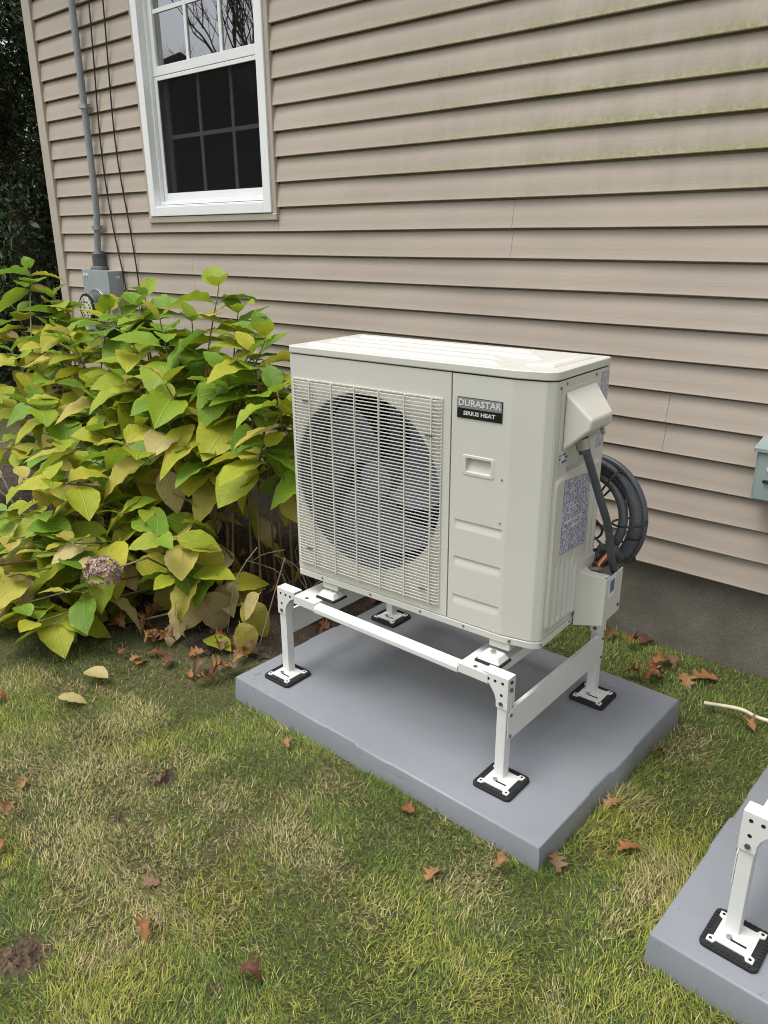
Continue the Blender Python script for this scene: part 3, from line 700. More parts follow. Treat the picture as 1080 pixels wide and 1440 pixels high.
for i in range(NS):
    o = bpy.data.objects.new('slat', slat_me); C.objects.link(o); o.parent = grille; o.location = (0, 0, gz0 + .003 + pitch * (i + .5))
for i in range(6):
    x = .081 + .0822 * i; y = slat_prof(x)
    MB().box((x - .0017, y - .0030, gz0 + .002), (x + .0020, y + .0030, gz1 - .002)).obj('rib', 'beige2', grille, bevel=.0008)
for x, z in ((.055, .545), (.475, .508), (.05, .098), (.46, .085)):
    MB().box((x, slat_prof(x) - .0035, z), (x + .022, slat_prof(x) - .0020, z + .004)).obj('screw_slot', 'bolt', grille)
# badge and small print
bd = MB().box((.563, -.0022, .566), (.687, -.0002, .617)).obj('badge', 'badge', unit, bevel=.0006)
MB().box((.5645, -.0026, .5905), (.6855, -.0021, .6155)).obj('badge_band', 'badge_grey', bd)
rot = (R(90), 0, 0)
text_part('DURASTAR', 'lettering', 'print', bd, .0215, (.625, -.0028, .6030), rot, sx=1.08, bold=.0004)
text_part('SIRIUS HEAT', 'lettering', 'print', bd, .0135, (.625, -.0026, .5785), rot, sx=1.18, bold=.0003)
X = .8075
label_quad('small_label', 'label2', unit, [(X, .060, .472), (X, .104, .472), (X, .104, .499), (X, .060, .499)])
Xp = .8137
label_quad('specification_label', 'label', unit, [(Xp, .088, .236), (Xp, .236, .224), (Xp, .236, .418), (Xp, .088, .430)])
for (b0, b1, z) in ((.12, .16, .35), (.10, .20, .315), (.14, .19, .297)):
    label_quad('label_rule', 'paper', unit, [(Xp + .0006, b0, z), (Xp + .0006, b1, z - .002), (Xp + .0006, b1, z + .002), (Xp + .0006, b0, z + .004)])
label_quad('warning_label', 'label', unit, [(X, .268, .47), (X, .310, .47), (X, .310, .662), (X, .268, .662)])
# electrical hood: plate and sloping cowl
MB().box((.807, .052, .497), (.810, .258, .653)).obj('cover_plate', 'beige2', unit, bevel=.001)
hd = MB()
o_, n_o = .810, .876
hd.hexa([(o_, .064, .503), (n_o - .004, .072, .560), (n_o - .004, .196, .560), (o_, .240, .503), (o_, .064, .645), (n_o, .075, .584), (n_o, .193, .584), (o_, .232, .647)])
hd.obj('terminal_cover', 'beige2', unit, bevel=.007, seg=4)
for b, h in ((.075, .661), (.235, .661), (.045, .655)):
    MB().cyl((.807, b, h), (.8088, b, h), .0032, 8).obj('screw', 'bolt', unit)
MB().cyl((.838, .107, .532), (.845, .110, .508), .0175, 14).obj('conduit_fitting', 'steel', unit, smooth=40)
MB().cyl((.843, .109, .514), (.847, .112, .498), .0145, 8).obj('conduit_nut', 'dark_hub', unit, smooth=40)
MB().cyl((.862, .165, .548), (.866, .168, .536), .006, 8).obj('clamp_screw', 'steel', unit)
# service valve box: open-topped cover with sticker
vb = MB(); x0, x1, b0, b1, h0, h1, t_ = .8125, .893, .205, .318, -.004, .152, .003
hs2 = .022
vb.prism([(x0, h0), (x1, h0 + hs2), (x1, h1), (x0, h1)], b0, b0 + t_, lambda u, v, h: (u, h, v)); vb.box((x1 - t_, b0 + t_, h0 + hs2 + .004), (x1, b1, h1 - .004)); vb.prism([(x0, h0), (x1 - t_, h0 + hs2), (x1 - t_, h1 - .055), (x0, h1 - .055)], b1 - t_, b1, lambda u, v, h: (u, h, v)); vb.hexa([(x0, b0 + t_, h0), (x1 - t_, b0 + t_, h0 + hs2), (x1 - t_, b1 - t_, h0 + hs2), (x0, b1 - t_, h0), (x0, b0 + t_, h0 + t_), (x1 - t_, b0 + t_, h0 + hs2 + t_), (x1 - t_, b1 - t_, h0 + hs2 + t_), (x0, b1 - t_, h0 + t_)])
vb.prism([(x0, b0 + t_), (x1 - .010, b0 + t_), (x1 - t_, b0 + .018), (x1 - t_, b0 + .030), (x0 + .028, b0 + .028), (x0 + .008, b0 + .045), (x0, b0 + .045)], h1 - .004, h1, fid)
vb.obj('valve_cover', 'beige2', unit, bevel=.0025)
label_quad('valve_sticker', 'paper', unit, [(x1 + .0005, .228, .088), (x1 + .0005, .268, .088), (x1 + .0005, .268, .142), (x1 + .0005, .228, .142)])
label_quad('sticker_print', 'blue', unit, [(x1 + .001, .234, .102), (x1 + .001, .262, .102), (x1 + .001, .262, .136), (x1 + .001, .234, .136)])
MB().box((.8165, .20, .150), (.819, .30, .178)).obj('flange', 'beige', unit, bevel=.001)
for b in (.225, .27): MB().cyl((.819, b, .135), (.850, b, .142), .010, 12).obj('service_valve', 'steel', unit, smooth=40)
MB().cyl((.893, .300, .045), (.896, .300, .045), .005, 8).obj('screw', 'bolt', unit)
for a, h in ((.10, .011), (.285, .011), (.46, .011), (.60, .011), (.735, .011)):
    MB().cyl((a, -.0015 if a < .71 else .003, h), (a, -.0035, h), .0032, 8).obj('screw', 'bolt', unit)
for h in (.35, .46): MB().cyl((.693, -.0015, h - .03), (.693, .001, h - .03), .0022, 8).obj('rivet', 'bolt', unit)
for b, h in ((.03, .012), (.19, .012)): MB().cyl((.807, b, h), (.8105, b, h), .0032, 8).obj('screw', 'bolt', unit)
# mounting feet under the base, projecting to the front
for a in (.125, .705):
    MB().box((a - .030, .004, -.022), (a + .030, .315, -.001)).obj('mounting_foot', 'beige', unit, bevel=.003)

# conduit whip and line set
def uloc(a, b, h):
    c_, s_ = math.cos(.0428), math.sin(.0428); return (-1.627 + a * c_ - b * s_, -1.046 + a * s_ + b * c_, .430 + h)
P = [uloc(.845, .108, .515), uloc(.853, .115, .49), uloc(.877, .150, .385), uloc(.885, .205, .29), uloc(.884, .250, .19), uloc(.880, .300, .13), uloc(.86, .36, .10), uloc(.80, .45, .12)]
tag(MB().tube(smoothpath(P, 8), .0098, 12).obj('electrical_whip', 'whip', smooth=60), 'smooth grey flexible conduit curving down from the hood on the side of the unit', 'conduit')
def lineset():
    t = thing('line_set', 'black insulated refrigerant pipes coiled behind the right edge of the unit', 'refrigerant pipes', (-.89, -.60, .665))
    def loop(cx, cz, rx, rz, y0, y1, a0, a1, n=44):
        out = []
        for i in range(n + 1):
            a = R(a0 + (a1 - a0) * i / n); k = i / n; out.append(Vector((cx + rx * math.cos(a), y0 + (y1 - y0) * k, cz + rz * math.sin(a))))
        return out
    # a circle seen from the front: from behind the valve box up round the right side and over, once and a half
    thick = [Vector((.106, -.090, -.048)), Vector((.114, -.072, -.070))] + loop(-.005, .0, .145, .142, -.045, .05, -36, 200)
    thin = [Vector((.078, -.098, -.045)), Vector((.082, -.085, -.060))] + loop(-.005, .005, .112, .115, -.06, .06, -38, 205)
    MB().tube(thick, .0165, 12).obj('insulated_pipe', 'tube', t, smooth=60)
    MB().tube(thin, .0125, 12).obj('insulated_pipe', 'tube', t, smooth=60)
    MB().tube(loop(-.005, .012, .135, .150, -.065, .01, -150, 175), .0095, 10).obj('insulated_pipe', 'tube', t, smooth=60)
    MB().tube(loop(-.005, .0, .158, .165, -.02, .05, -35, 175), .010, 10).obj('control_conduit', 'whip', t, smooth=60)
    for r_, dy, ph in ((.10, -.07, 0), (.085, -.075, .02), (.12, -.065, -.02), (.095, -.08, -.035)):
        P_ = [Vector((-.04 + r_ * 1.25 * math.cos(a), dy, -.03 + ph + r_ * .55 * math.sin(a))) for a in np.linspace(0, 2 * math.pi, 40)[:-1]]
        MB().tube(P_, .0032, 6, closed=True).obj('control_wire', 'cable', t, smooth=60)
    for a in (-32, 8, 62):
        c_ = Vector((.125 * math.cos(R(a)), -.035, .125 * math.sin(R(a)))); rd = Vector((math.cos(R(a)), 0, math.sin(R(a))))
        P_ = [c_ + rd * .046 * math.cos(q) + Vector((0, 1, 0)) * .042 * math.sin(q) for q in np.linspace(0, 2 * math.pi, 20)[:-1]]
        MB().tube(P_, .003, 6, closed=True).obj('cable_tie', 'cable', t)
    MB().tube([(.106, -.090, -.048), (.086, -.115, -.085), (.080, -.125, -.14)], .0085, 10).obj('copper_pipe', 'copper', t, smooth=60)
    MB().tube([(.078, -.098, -.045), (.066, -.115, -.085), (.062, -.13, -.14)], .0045, 10).obj('liquid_pipe', 'tube', t, smooth=60)
    MB().tube([(.13, -.06, -.02), (.165, -.07, -.012), (.175, -.07, .0)], .003, 6).obj('wire_end', 'cable', t)
lineset()

# ---------------------------------------------------------------- pads
def pad(loc, rz, lab, wd, dp, hgt=.075):
    def side(p, q, jog):  # points from p to q with shallow moulded steps
        p = Vector(p); q = Vector(q); dd = (q - p); nn = Vector((dd.y, -dd.x)).normalized(); L_ = []
        for a, o in jog: L_.append(p + dd * a + nn * o)
        return L_
    j = [(.0, 0), (.36, 0), (.372, -.003), (.47, -.003), (.482, .0035), (.58, .0035), (.592, 0)]
    k = [(.0, 0), (.30, 0), (.312, -.003), (.44, -.003), (.452, .0035), (.60, .0035), (.612, 0)]
    def ring(i):
        c_ = [(i, i), (wd - i, i), (wd - i, dp - i), (i, dp - i)]; out = []
        for n, jj in ((0, j), (1, k), (2, j), (3, k)): out += side(c_[n], c_[(n + 1) % 4], jj)
        return out
    s = MB(); rings = [(0, -.01), (.004, hgt - .005), (.0065, hgt - .001), (.010, hgt)]
    for i, z in rings:
        s.v += [(p.x, p.y, z) for p in ring(i)]
    n = len(ring(0))
    for a in range(len(rings) - 1):
        for b in range(n): c_ = (b + 1) % n; s.f.append((a * n + b, a * n + c_, (a + 1) * n + c_, (a + 1) * n + b))
    s.f.append(tuple((len(rings) - 1) * n + b for b in range(n)))
    o = s.obj('equipment_pad', 'pad', smooth=50, loc=(*loc, 0)); o.rotation_euler = (0, 0, rz)
    tag(o, lab, 'equipment pad', 'grey equipment pads on the lawn'); return o
a_ = R(-1.3)
p1 = pad((-.655 - 1.132 * math.cos(a_), -1.230 - 1.132 * math.sin(a_)), a_, 'grey plastic equipment pad under the heat pump, whole in view', 1.132, .82)
p2 = pad((-.376, -1.290), R(-2.0), 'grey plastic equipment pad cut off by the right edge beside the lawn', 1.10, .82)

# ---------------------------------------------------------------- stand
def make_stand():
    t = thing('unit_stand', 'white metal stand carrying the heat pump on four rubber footed legs', 'equipment stand', (-1.263, -.80, .0755), 0, 'white metal unit stands')
    LX = (-.404, .402); LY = (-.272, .245); TOP = .300; hw = .014
    for sx, lx in ((-1, LX[0]), (1, LX[1])):
        for sy, ly in ((-1, LY[0]), (1, LY[1])):
            l = MB(); l.box((lx - hw, ly - hw, .010), (lx + hw, ly + hw, TOP)); lg = l.obj('leg', 'white', t, bevel=.002)
            fx, fy = lx + .012, ly - .018
            # rubber mat with rounded corners and toothed rim
            r_ = .056; pl = []
            for cx, cy, a0 in ((1, 1, 0), (-1, 1, 90), (-1, -1, 180), (1, -1, 270)):
                for q in range(5):
                    an = R(a0 + q * 22.5); pl.append((fx + cx * (r_ - .013) + .013 * math.cos(an), fy + cy * (r_ - .013) + .013 * math.sin(an)))
            fb = MB().prism(pl, 0.0, .009, fid).obj('rubber_foot', 'rubber', t, bevel=.0015)
            ru = MB()
            for q in range(-4, 5):
                o = q * .0098
                for s_ in (-1, 1):
                    ru.box((fx + o - .0025, fy + s_ * .0505 - .003, .009), (fx + o + .0025, fy + s_ * .0505 + .003, .0115))
                    ru.box((fx + s_ * .0505 - .003, fy + o - .0025, .009), (fx + s_ * .0505 + .003, fy + o + .0025, .0115))
            ru.obj('rim_lugs', 'rubber', fb)
            # plate: square with four corner tabs
            p = .045; q = .027; c_ = .036
            poly = [(-q, -c_), (-q - .004, -p), (-p, -p), (-p, -q - .004), (-c_, -q), (-c_, q), (-p, q + .004), (-p, p), (-q - .004, p), (-q, c_), (q, c_), (q + .004, p), (p, p), (p, q + .004), (c_, q), (c_, -q), (p, -q - .004), (p, -p), (q + .004, -p), (q, -c_)]
            fpz = MB().prism([(fx + u, fy + v) for u, v in poly], .0092, .0135, fid).obj('foot_plate', 'white', t, bevel=.001)
            for u in (-1, 1):
                for v in (-1, 1): MB().cyl((fx + u * .038, fy + v * .038, .0130), (fx + u * .038, fy + v * .038, .0142), .0032, 8).obj('bolt_hole', 'hole', fpz)
            MB().box((fx - .006, fy - .019, .0132), (fx + .024, fy - .014, .0140)).obj('slot', 'hole', fpz)
            MB().cyl((fx - .010, fy - .014, .0132), (fx - .010, fy - .014, .0180), .006, 10).obj('bolt', 'steel', fpz)
            # corner bracket: gusset plates front and back of the leg, joined by a top cap
            o_x = lx + sx * (hw + .003)
            def px(d_): return o_x - sx * d_
            g = [(px(0), TOP + .004), (px(.075), TOP + .004), (px(.075), TOP - .014), (px(.056), TOP - .024), (px(.040), TOP - .045), (px(.034), TOP - .062), (px(.033), TOP - .082), (px(0), TOP - .082)]
            br = MB(); fr = lambda u, v, h: (u, h, v)
            br.prism(g, ly - hw - .0035, ly - hw - .0008, fr); br.prism(g, ly + hw + .0008, ly + hw + .0035, fr)
            xa, xb = sorted((px(0.0), px(.075))); br.box((xa, ly - hw - .0035, TOP + .0042), (xb, ly + hw + .0035, TOP + .0072))
            bo = br.obj('corner_bracket', 'white', t, bevel=.0008)
            for dx, dz in ((.016, .010), (.038, .010), (.058, .010), (.018, .044)):
                x = px(dx); MB().cyl((x, ly - hw - .0034, TOP - dz), (x, ly - hw - .0039, TOP - dz), .0042, 10).obj('hole', 'hole', bo)
            x = px(.018); MB().cyl((x, ly - hw - .0034, TOP - .068), (x, ly - hw - .0070, TOP - .068), .0058, 6).obj('bolt', 'bolt', bo)
            MB().cyl((o_x, ly, TOP - .008), (o_x + sx * .0012, ly, TOP - .008), .005, 8).obj('hole', 'hole', bo)
            MB().cyl((o_x - sx * .003, ly, TOP - .030), (o_x + sx * .003, ly, TOP - .030), .0055, 6).obj('bolt', 'bolt', bo)
        # side brace plate outside the legs, folded rim
        xo = lx + sx * (hw + .0015)
        xa, xb = sorted((xo, xo + sx * .0025)); y0, y1 = LY[0] - .010, LY[1] + .010; zb, zt = .123, .213
        pl = [(y0, zb + .004), (y0 + .004, zb), (y1 - .004, zb), (y1, zb + .004), (y1, zt - .014), (y1 - .014, zt), (y0 + .014, zt), (y0, zt - .014)]
        b = MB().prism(pl, xa, xb, lambda u, v, h: (h, u, v)); bb = b.obj('side_brace', 'white', t, bevel=.0008)
        MB().box((min(xo, xo - sx * .008), y0 + .03, zt - .0022), (max(xo, xo - sx * .008) - .0002, y1 - .03, zt + .0003)).obj('rim', 'white', bb)
        for y in (y0 + .012, y1 - .012):
            for z in (zb + .012, zt - .016): MB().cyl((xo + sx * .0025, y, z), (xo + sx * .0055, y, z), .0045, 6).obj('bolt', 'bolt', bb)
        # rail running back under the unit: channel with open side down
        rc = lx + (.104 if sx < 0 else -.088)
        rl = MB(); rl.box((rc - .045, LY[0] - .016, TOP - .003), (rc + .045, LY[1] + .016, TOP)); rl.box((rc - .045, LY[0] - .016, TOP - .030), (rc - .0425, LY[1] + .016, TOP - .0033)); rl.box((rc + .0425, LY[0] - .016, TOP - .030), (rc + .045, LY[1] + .016, TOP - .0033))
        rl.box((rc - .045, LY[0] - .0185, TOP - .026), (rc + .045, LY[0] - .0162, TOP)); ro = rl.obj('rail', 'white', t, bevel=.0008)
        MB().cyl((rc, LY[0] - .006, TOP - .0002), (rc, LY[0] - .006, TOP + .0010), .006, 10).obj('hole', 'bolt', ro)
    for ly in LY:
        yy = ly - .010
        bmr = MB(); z0, z1 = TOP - .029, TOP - .0035
        xa, xb = LX[0] + .104 + .0455, LX[1] - .088 - .0455
        bmr.prism([(yy - .013, z0 + .003), (yy - .010, z0), (yy + .015, z0), (yy + .015, z1), (yy - .004, z1), (yy - .013, z1 - .010)], xa, xb, lambda u, v, h: (h, u, v)); bmr.obj('cross_bar', 'white', t, bevel=.001)
    for cx in (-.246, .333):
        for cy in (-.226, .050):
            mm = MB(); q = .034
            mr = MB().box((cx - q - .003, cy - q * .8 - .003, TOP + .0003), (cx + q + .003, cy + q * .8 + .003, TOP + .0065)).obj('mount_rubber', 'rubber', t, bevel=.001)
            mm.hexa([(cx - q, cy - q * .8, TOP + .0067), (cx + q, cy - q * .8, TOP + .0067), (cx + q, cy + q * .8, TOP + .0067), (cx - q, cy + q * .8, TOP + .0067), (cx - q * .72, cy - q * .55, TOP + .024), (cx + q * .72, cy - q * .55, TOP + .024), (cx + q * .72, cy + q * .55, TOP + .024), (cx - q * .72, cy + q * .55, TOP + .024)])
            mo = mm.obj('mount_cap', 'white', t, bevel=.003)
            MB().cyl((cx, cy, TOP + .0240), (cx, cy, TOP + .030), .0075, 6).obj('bolt', 'steel', mo)
    return t
st = make_stand()
st2 = copy_tree(st); st2.location = (-1.263 + 1.430, -.80 - .114, .0755); st2.rotation_euler = (0, 0, R(-1.5))
st2['label'] = 'white metal stand leg on the second pad, cut off by the right edge'

# ---------------------------------------------------------------- leaves
def leaf_mesh(name, kind, col, rim, L_=.13, Wd=.085, fold=.25, droop=.35, wav=.0, seed=0):
    rn = random.Random(seed); nv = 12
    s = MB(); uvs = []
    for j in range(nv + 1):
        t = j / nv
        wdt = Wd * .5 * 1.02 * (math.sin(math.pi * t ** .80)) ** .80 if t < 1 else .0
        if j == 0: wdt = .002
        if t > .80: wdt *= 1 - (t - .8) * 1.1
        # spine bends downward
        ang = -droop * t; x = L_ * (t - .12 * droop * t * t); z = -L_ * droop * .55 * t * t
        for i, u in enumerate((-1, -.5, 0, .5, 1)):
            ser = 1 + (.018 * (1 if j % 2 else -1) if abs(u) == 1 else 0)
            y = u * wdt * ser; zz = z + abs(u) ** 1.3 * wdt * fold + wav * wdt * math.sin(j * 1.9 + u * 2 + seed) * abs(u)
            s.v.append((x + rn.uniform(-1, 1) * .001, y, zz)); uvs.append((.5 + u * .5 * (wdt / (Wd * .5)) , t))
    for j in range(nv):
        for i in range(4): a = j * 5 + i; s.f.append((a, a + 1, a + 6, a + 5))
    # petiole
    return s, uvs
def bake(s, uvs, name, mat, col, rim, smooth=True):
    me = bpy.data.meshes.new(name); me.from_pydata(s.v, [], s.f)
    uvl = me.uv_layers.new(name='UVMap'); q = [0] * len(me.loops); me.loops.foreach_get('vertex_index', q)
    uvl.data.foreach_set('uv', [c for k in q for c in uvs[k]])
    for nm, cc in (('col', col), ('rim', rim)):
        a = me.attributes.new(nm, 'FLOAT_COLOR', 'POINT'); a.data.foreach_set('color', list(c4(cc)) * len(me.vertices))
    if smooth: me.polygons.foreach_set('use_smooth', [True] * len(me.polygons))
    me.materials.append(M[mat]); return me
LC = [((0.157, 0.296, 0.02), (0.37, 0.425, 0.028)), ((0.204, 0.342, 0.023), (0.407, 0.443, 0.032)), ((0.259, 0.378, 0.028), (0.443, 0.462, 0.037)), ((0.111, 0.222, 0.019), (0.24, 0.332, 0.028)), ((0.176, 0.323, 0.037), (0.296, 0.397, 0.046)), ((0.351, 0.407, 0.028), (0.554, 0.481, 0.046)), ((0.407, 0.425, 0.032), (0.609, 0.508, 0.065)), ((0.305, 0.378, 0.026), (0.499, 0.443, 0.037)), ((0.443, 0.435, 0.037), (0.647, 0.536, 0.092)), ((0.455, 0.416, 0.069), (0.574, 0.455, 0.139)), ((0.515, 0.436, 0.089), (0.614, 0.495, 0.198)), ((0.594, 0.495, 0.218), (0.544, 0.396, 0.178)), ((0.475, 0.376, 0.198), (0.396, 0.267, 0.119))]
LM = []
for i, (c_, r_) in enumerate(LC):
    for v in range(3):
        s, uv = leaf_mesh('leaf', 0, c_, r_, .176 * (1 + .10 * (v - 1)), (.116, .104, .124)[v], (.24, .15, .32)[v], (.30, .55, .80)[v], (.03, .06, .10)[v], i * 3 + v)
        LM.append((i, s, uv, bake(s, uv, 'leaf', 'leaf', c_, r_)))
GREEN = [k for k, q in enumerate(LM) if q[0] <= 4]; MIXD = [k for k, q in enumerate(LM) if 5 <= q[0] <= 8]; YEL = [k for k, q in enumerate(LM) if 9 <= q[0] <= 10]; TAN = [k for k, q in enumerate(LM) if q[0] >= 11]
TIPS = [(-3.0, -1.05, .60), (-3.2, -1.0, .45), (-2.75, -1.25, .55), (-2.95, -1.3, .25), (-3.3, -1.2, .30), (-3.5, -.95, .70), (-2.62, -1.0, .66), (-2.35, -.85, .62), (-2.9, -.8, .85), (-3.7, -.6, .92), (-2.28, -1.12, .40), (-3.6, -.45, 1.05), (-3.38, -.5, 1.11), (-3.18, -.52, 1.12), (-3.5, -.7, .98), (-2.35, -.55, 1.06), (-4.44, -0.38, 1.25), (-4.09, -0.45, 1.11), (-4.44, -0.49, 1.02), (-3.92, -0.47, 1.04), (-3.48, -0.49, 1.08), (-3.29, -0.41, 1.15), (-2.86, -0.63, 1.09), (-2.66, -0.47, 1.21), (-2.55, -0.47, 1.11), (-2.25, -0.59, 1.05), (-2.82, -0.5, 1.07), (-3.03, -0.67, 0.99), (-3.93, -0.58, 0.98), (-4.16, -0.68, 0.85), (-3.63, -0.66, 0.85), (-3.02, -0.64, 0.92), (-2.61, -0.8, 0.87), (-2.21, -0.69, 1.01), (-2.32, -0.73, 0.93), (-2.59, -0.61, 0.92), (-2.19, -0.68, 0.9), (-3.73, -0.75, 0.79), (-4.13, -0.73, 0.56), (-3.39, -0.9, 0.55), (-3.43, -0.79, 0.61), (-3.01, -0.89, 0.63), (-2.91, -0.98, 0.54), (-2.47, -0.81, 0.63), (-2.61, -0.82, 0.78), (-2.79, -0.94, 0.57), (-2.11, -0.73, 0.79), (-2.35, -0.72, 0.79), (-3.05, -1.2, 0.49), (-2.75, -1.13, 0.44), (-2.6, -1.07, 0.41), (-2.53, -0.99, 0.42), (-2.23, -1.1, 0.26), (-2.62, -1.26, 0.34), (-2.89, -1.33, 0.4), (-2.67, -1.35, 0.32), (-2.49, -1.37, 0.22), (-2.49, -1.49, 0.15), (-2.59, -1.51, 0.19), (-2.83, -1.4, 0.35), (-4.65, -0.58, 0.97), (-4.43, -0.75, 0.66), (-4.44, -0.83, 0.27), (-2.79, -1.52, 0.28), (-3.1, -0.78, 0.76), (-3.81, -0.76, 0.66), (-3.26, -0.65, 0.84), (-3.23, -0.8, 0.78), (-2.69, -0.68, 0.78), (-3.86, -0.93, 0.46), (-2.83, -1.26, 0.41), (-1.96, -0.80, 0.91), (-2.0, -0.84, 0.72), (-2.49, -1.24, 0.29), (-2.7, -1.48, 0.26)]
def hydrangea():
    t = thing('hydrangea_bush', 'large hydrangea shrub with green and yellowing leaves between the house and the unit', 'shrub', (-2.8, -.7, 0))
    T0 = Vector((-2.8, -.7, 0)); rn = random.Random(11); rest = []; cnt = 0
    camp = Vector((0, -2.54, 1.41))
    leaves = []
    for ti, tip in enumerate(TIPS):
        tip = Vector(tip); base = Vector((max(-4.2, min(-2.15, tip.x * .72 - .74 + rn.uniform(-.1, .1))), -.62 + rn.uniform(-.16, .12), 0))
        if tip.z < .45: base = Vector((tip.x * .8 - .45, -.8 + rn.uniform(-.1, .1), 0))
        hor = tip - base; mid = base + hor * .45 + Vector((-hor.x * .16, -hor.y * .16, hor.z * .18 + .03))
        pth = smoothpath([base - T0, mid - T0, tip - T0], 7)
        MB().tube(pth, [.0055 - .0028 * i / (len(pth) - 1) for i in range(len(pth))], 6).obj('stem', 'stem', t, smooth=60)
        dr = (pth[-1] - pth[-3]).normalized(); upv = dr if dr.z > .2 else Vector((dr.x, dr.y, .5)).normalized()
        n_nodes = 4 if tip.z > .5 else 3; az0 = rn.uniform(0, 6.28)
        for nd in range(n_nodes):
            pos = tip - T0 - upv * (.055 * nd + (0 if nd == 0 else .01)); az = az0 + nd * math.pi / 2
            for k in range(2):
                a = az + k * math.pi + rn.uniform(-.35, .35)
                el = (.85, .45, .15, -.15)[nd] + rn.uniform(-.28, .28) - .55 * (1 - min(1, max(0, (tip.z - .35) / .6)))
                sc = (.70, 1.08, 1.26, 1.28)[nd] * rn.uniform(.78, 1.15)
                yw = .22 + .5 * (nd >= 2) * (tip.z < 1.0) + (.15 if tip.z < .6 else 0)
                z_ = rn.random()
                if z_ < yw * .40: pool = YEL if rn.random() < .62 else TAN
                elif z_ < yw * 1.2 + .08: pool = MIXD
                else: pool = GREEN
                pk = None; leaves.append((pos.copy(), a, el, sc * (.78 if pool is TAN else 1), rn.choice(pool), rn.uniform(-.5, .5), 0))
    # further leaves deeper in the bush along the stems
    for q in range(430):
        tip = Vector(rn.choice(TIPS)); pos = tip + Vector((rn.uniform(-.22, .12), rn.uniform(.05, .38), rn.uniform(-.30, .02))) - T0
        if pos.z < .06 or pos.z > .88 or pos.y + T0.y > -.12 or pos.x + T0.x > -1.84: continue
        z_ = rn.random(); pool = GREEN if z_ < .45 else MIXD if z_ < .75 else YEL if z_ < .88 else TAN
        leaves.append((pos, rn.uniform(0, 6.28), rn.uniform(-.6, .3), rn.uniform(.8, 1.25) * (.8 if pool is TAN else 1), rn.choice(pool), rn.uniform(-.6, .6), 1))
    for q in range(70):   # withered leaves hanging low
        pos = Vector((rn.uniform(-3.5, -1.95), rn.uniform(-1.15, -.5), rn.uniform(.10, .35))) - T0
        leaves.append((pos, rn.uniform(0, 6.28), rn.uniform(-1.2, -.3), rn.uniform(.6, .95), rn.choice(TAN + YEL), rn.uniform(-.8, .8), 2))
    def mat_of(L_):
        pos, a, el, sc, k, roll, cls = L_
        return Matrix.Translation(pos) @ Matrix.Rotation(a, 4, 'Z') @ Matrix.Rotation(-el, 4, 'Y') @ Matrix.Rotation(roll, 4, 'X') @ Matrix.Scale(sc, 4)
    def world_x(L_):
        c_ = mat_of(L_) @ Vector((.12, 0, 0)) + T0; return c_
    keep = []
    for L_ in leaves:
        e = world_x(L_)
        if e.x > -1.70 and e.y > -1.3: continue
        if e.y > -.03 or e.z < .0: continue
        keep.append(L_)
    keep.sort(key=lambda L_: (L_[6], (L_[0] + T0 - camp).length))
    for L_ in keep[:290]:
        m_ = mat_of(L_); o = bpy.data.objects.new('leaf', LM[L_[4]][3]); C.objects.link(o); o.parent = t; o.matrix_local = m_ @ Matrix.Translation((.018, 0, 0))
    # the rest joined
    V, F, U, CL, RM = [], [], [], [], []
    for L_ in keep[290:]:
        m_ = mat_of(L_); ci, s, uv, _ = LM[L_[4]]; b = len(V)
        V += [tuple(m_ @ Vector(v)) for v in s.v]; F += [tuple(b + i for i in f) for f in s.f]; U += uv; CL += [c4(LC[ci][0])] * len(s.v); RM += [c4(LC[ci][1])] * len(s.v)
    me = bpy.data.meshes.new('inner_foliage'); me.from_pydata(V, [], F); uvl = me.uv_layers.new(name='UVMap'); q = [0] * len(me.loops); me.loops.foreach_get('vertex_index', q)
    uvl.data.foreach_set('uv', [c for k in q for c in U[k]])
    for nm, cc in (('col', CL), ('rim', RM)):
        a = me.attributes.new(nm, 'FLOAT_COLOR', 'POINT'); a.data.foreach_set('color', [x for c in cc for x in c])
    me.polygons.foreach_set('use_smooth', [True] * len(me.polygons)); me.materials.append(M['leaf'])
    o = bpy.data.objects.new('inner_foliage', me); C.objects.link(o); o.parent = t; tag(o, kind='stuff')
    # petioles of everything, joined
    pt = MB()
    for L_ in keep:
        m_ = mat_of(L_); pt.tube([m_ @ Vector((-.012, 0, 0)), m_ @ Vector((.02, 0, 0)), m_ @ Vector((.06, 0, -.002))], [.0018, .0016, .0008], 4, cap=False)
    tag(pt.obj('leaf_stalks', plain('petiole', (.30, .30, .10), .5), t), kind='stuff')
    # thin bare twigs near the ground on the right of the bush
    tw = MB()
    for q in range(34):
        b = Vector((rn.uniform(-3.6, -1.95), rn.uniform(-1.0, -.45), 0)); e = b + Vector((rn.uniform(-.3, .35), rn.uniform(-.3, .1), rn.uniform(.15, .45)))
        if e.x > -1.75: e.x = -1.75
        mi = (b + e) / 2 + Vector((rn.uniform(-.08, .08), rn.uniform(-.06, .06), .05)); tw.tube(smoothpath([b - T0, mi - T0, e - T0], 4), .0022, 5)
    tag(tw.obj('twigs', plain('bare_twig', (.30, .24, .15), .7), t), kind='stuff')
    # faded flower head
    fh = Vector((-2.373, -1.289, .302)) - T0; V = MB(); cl = []
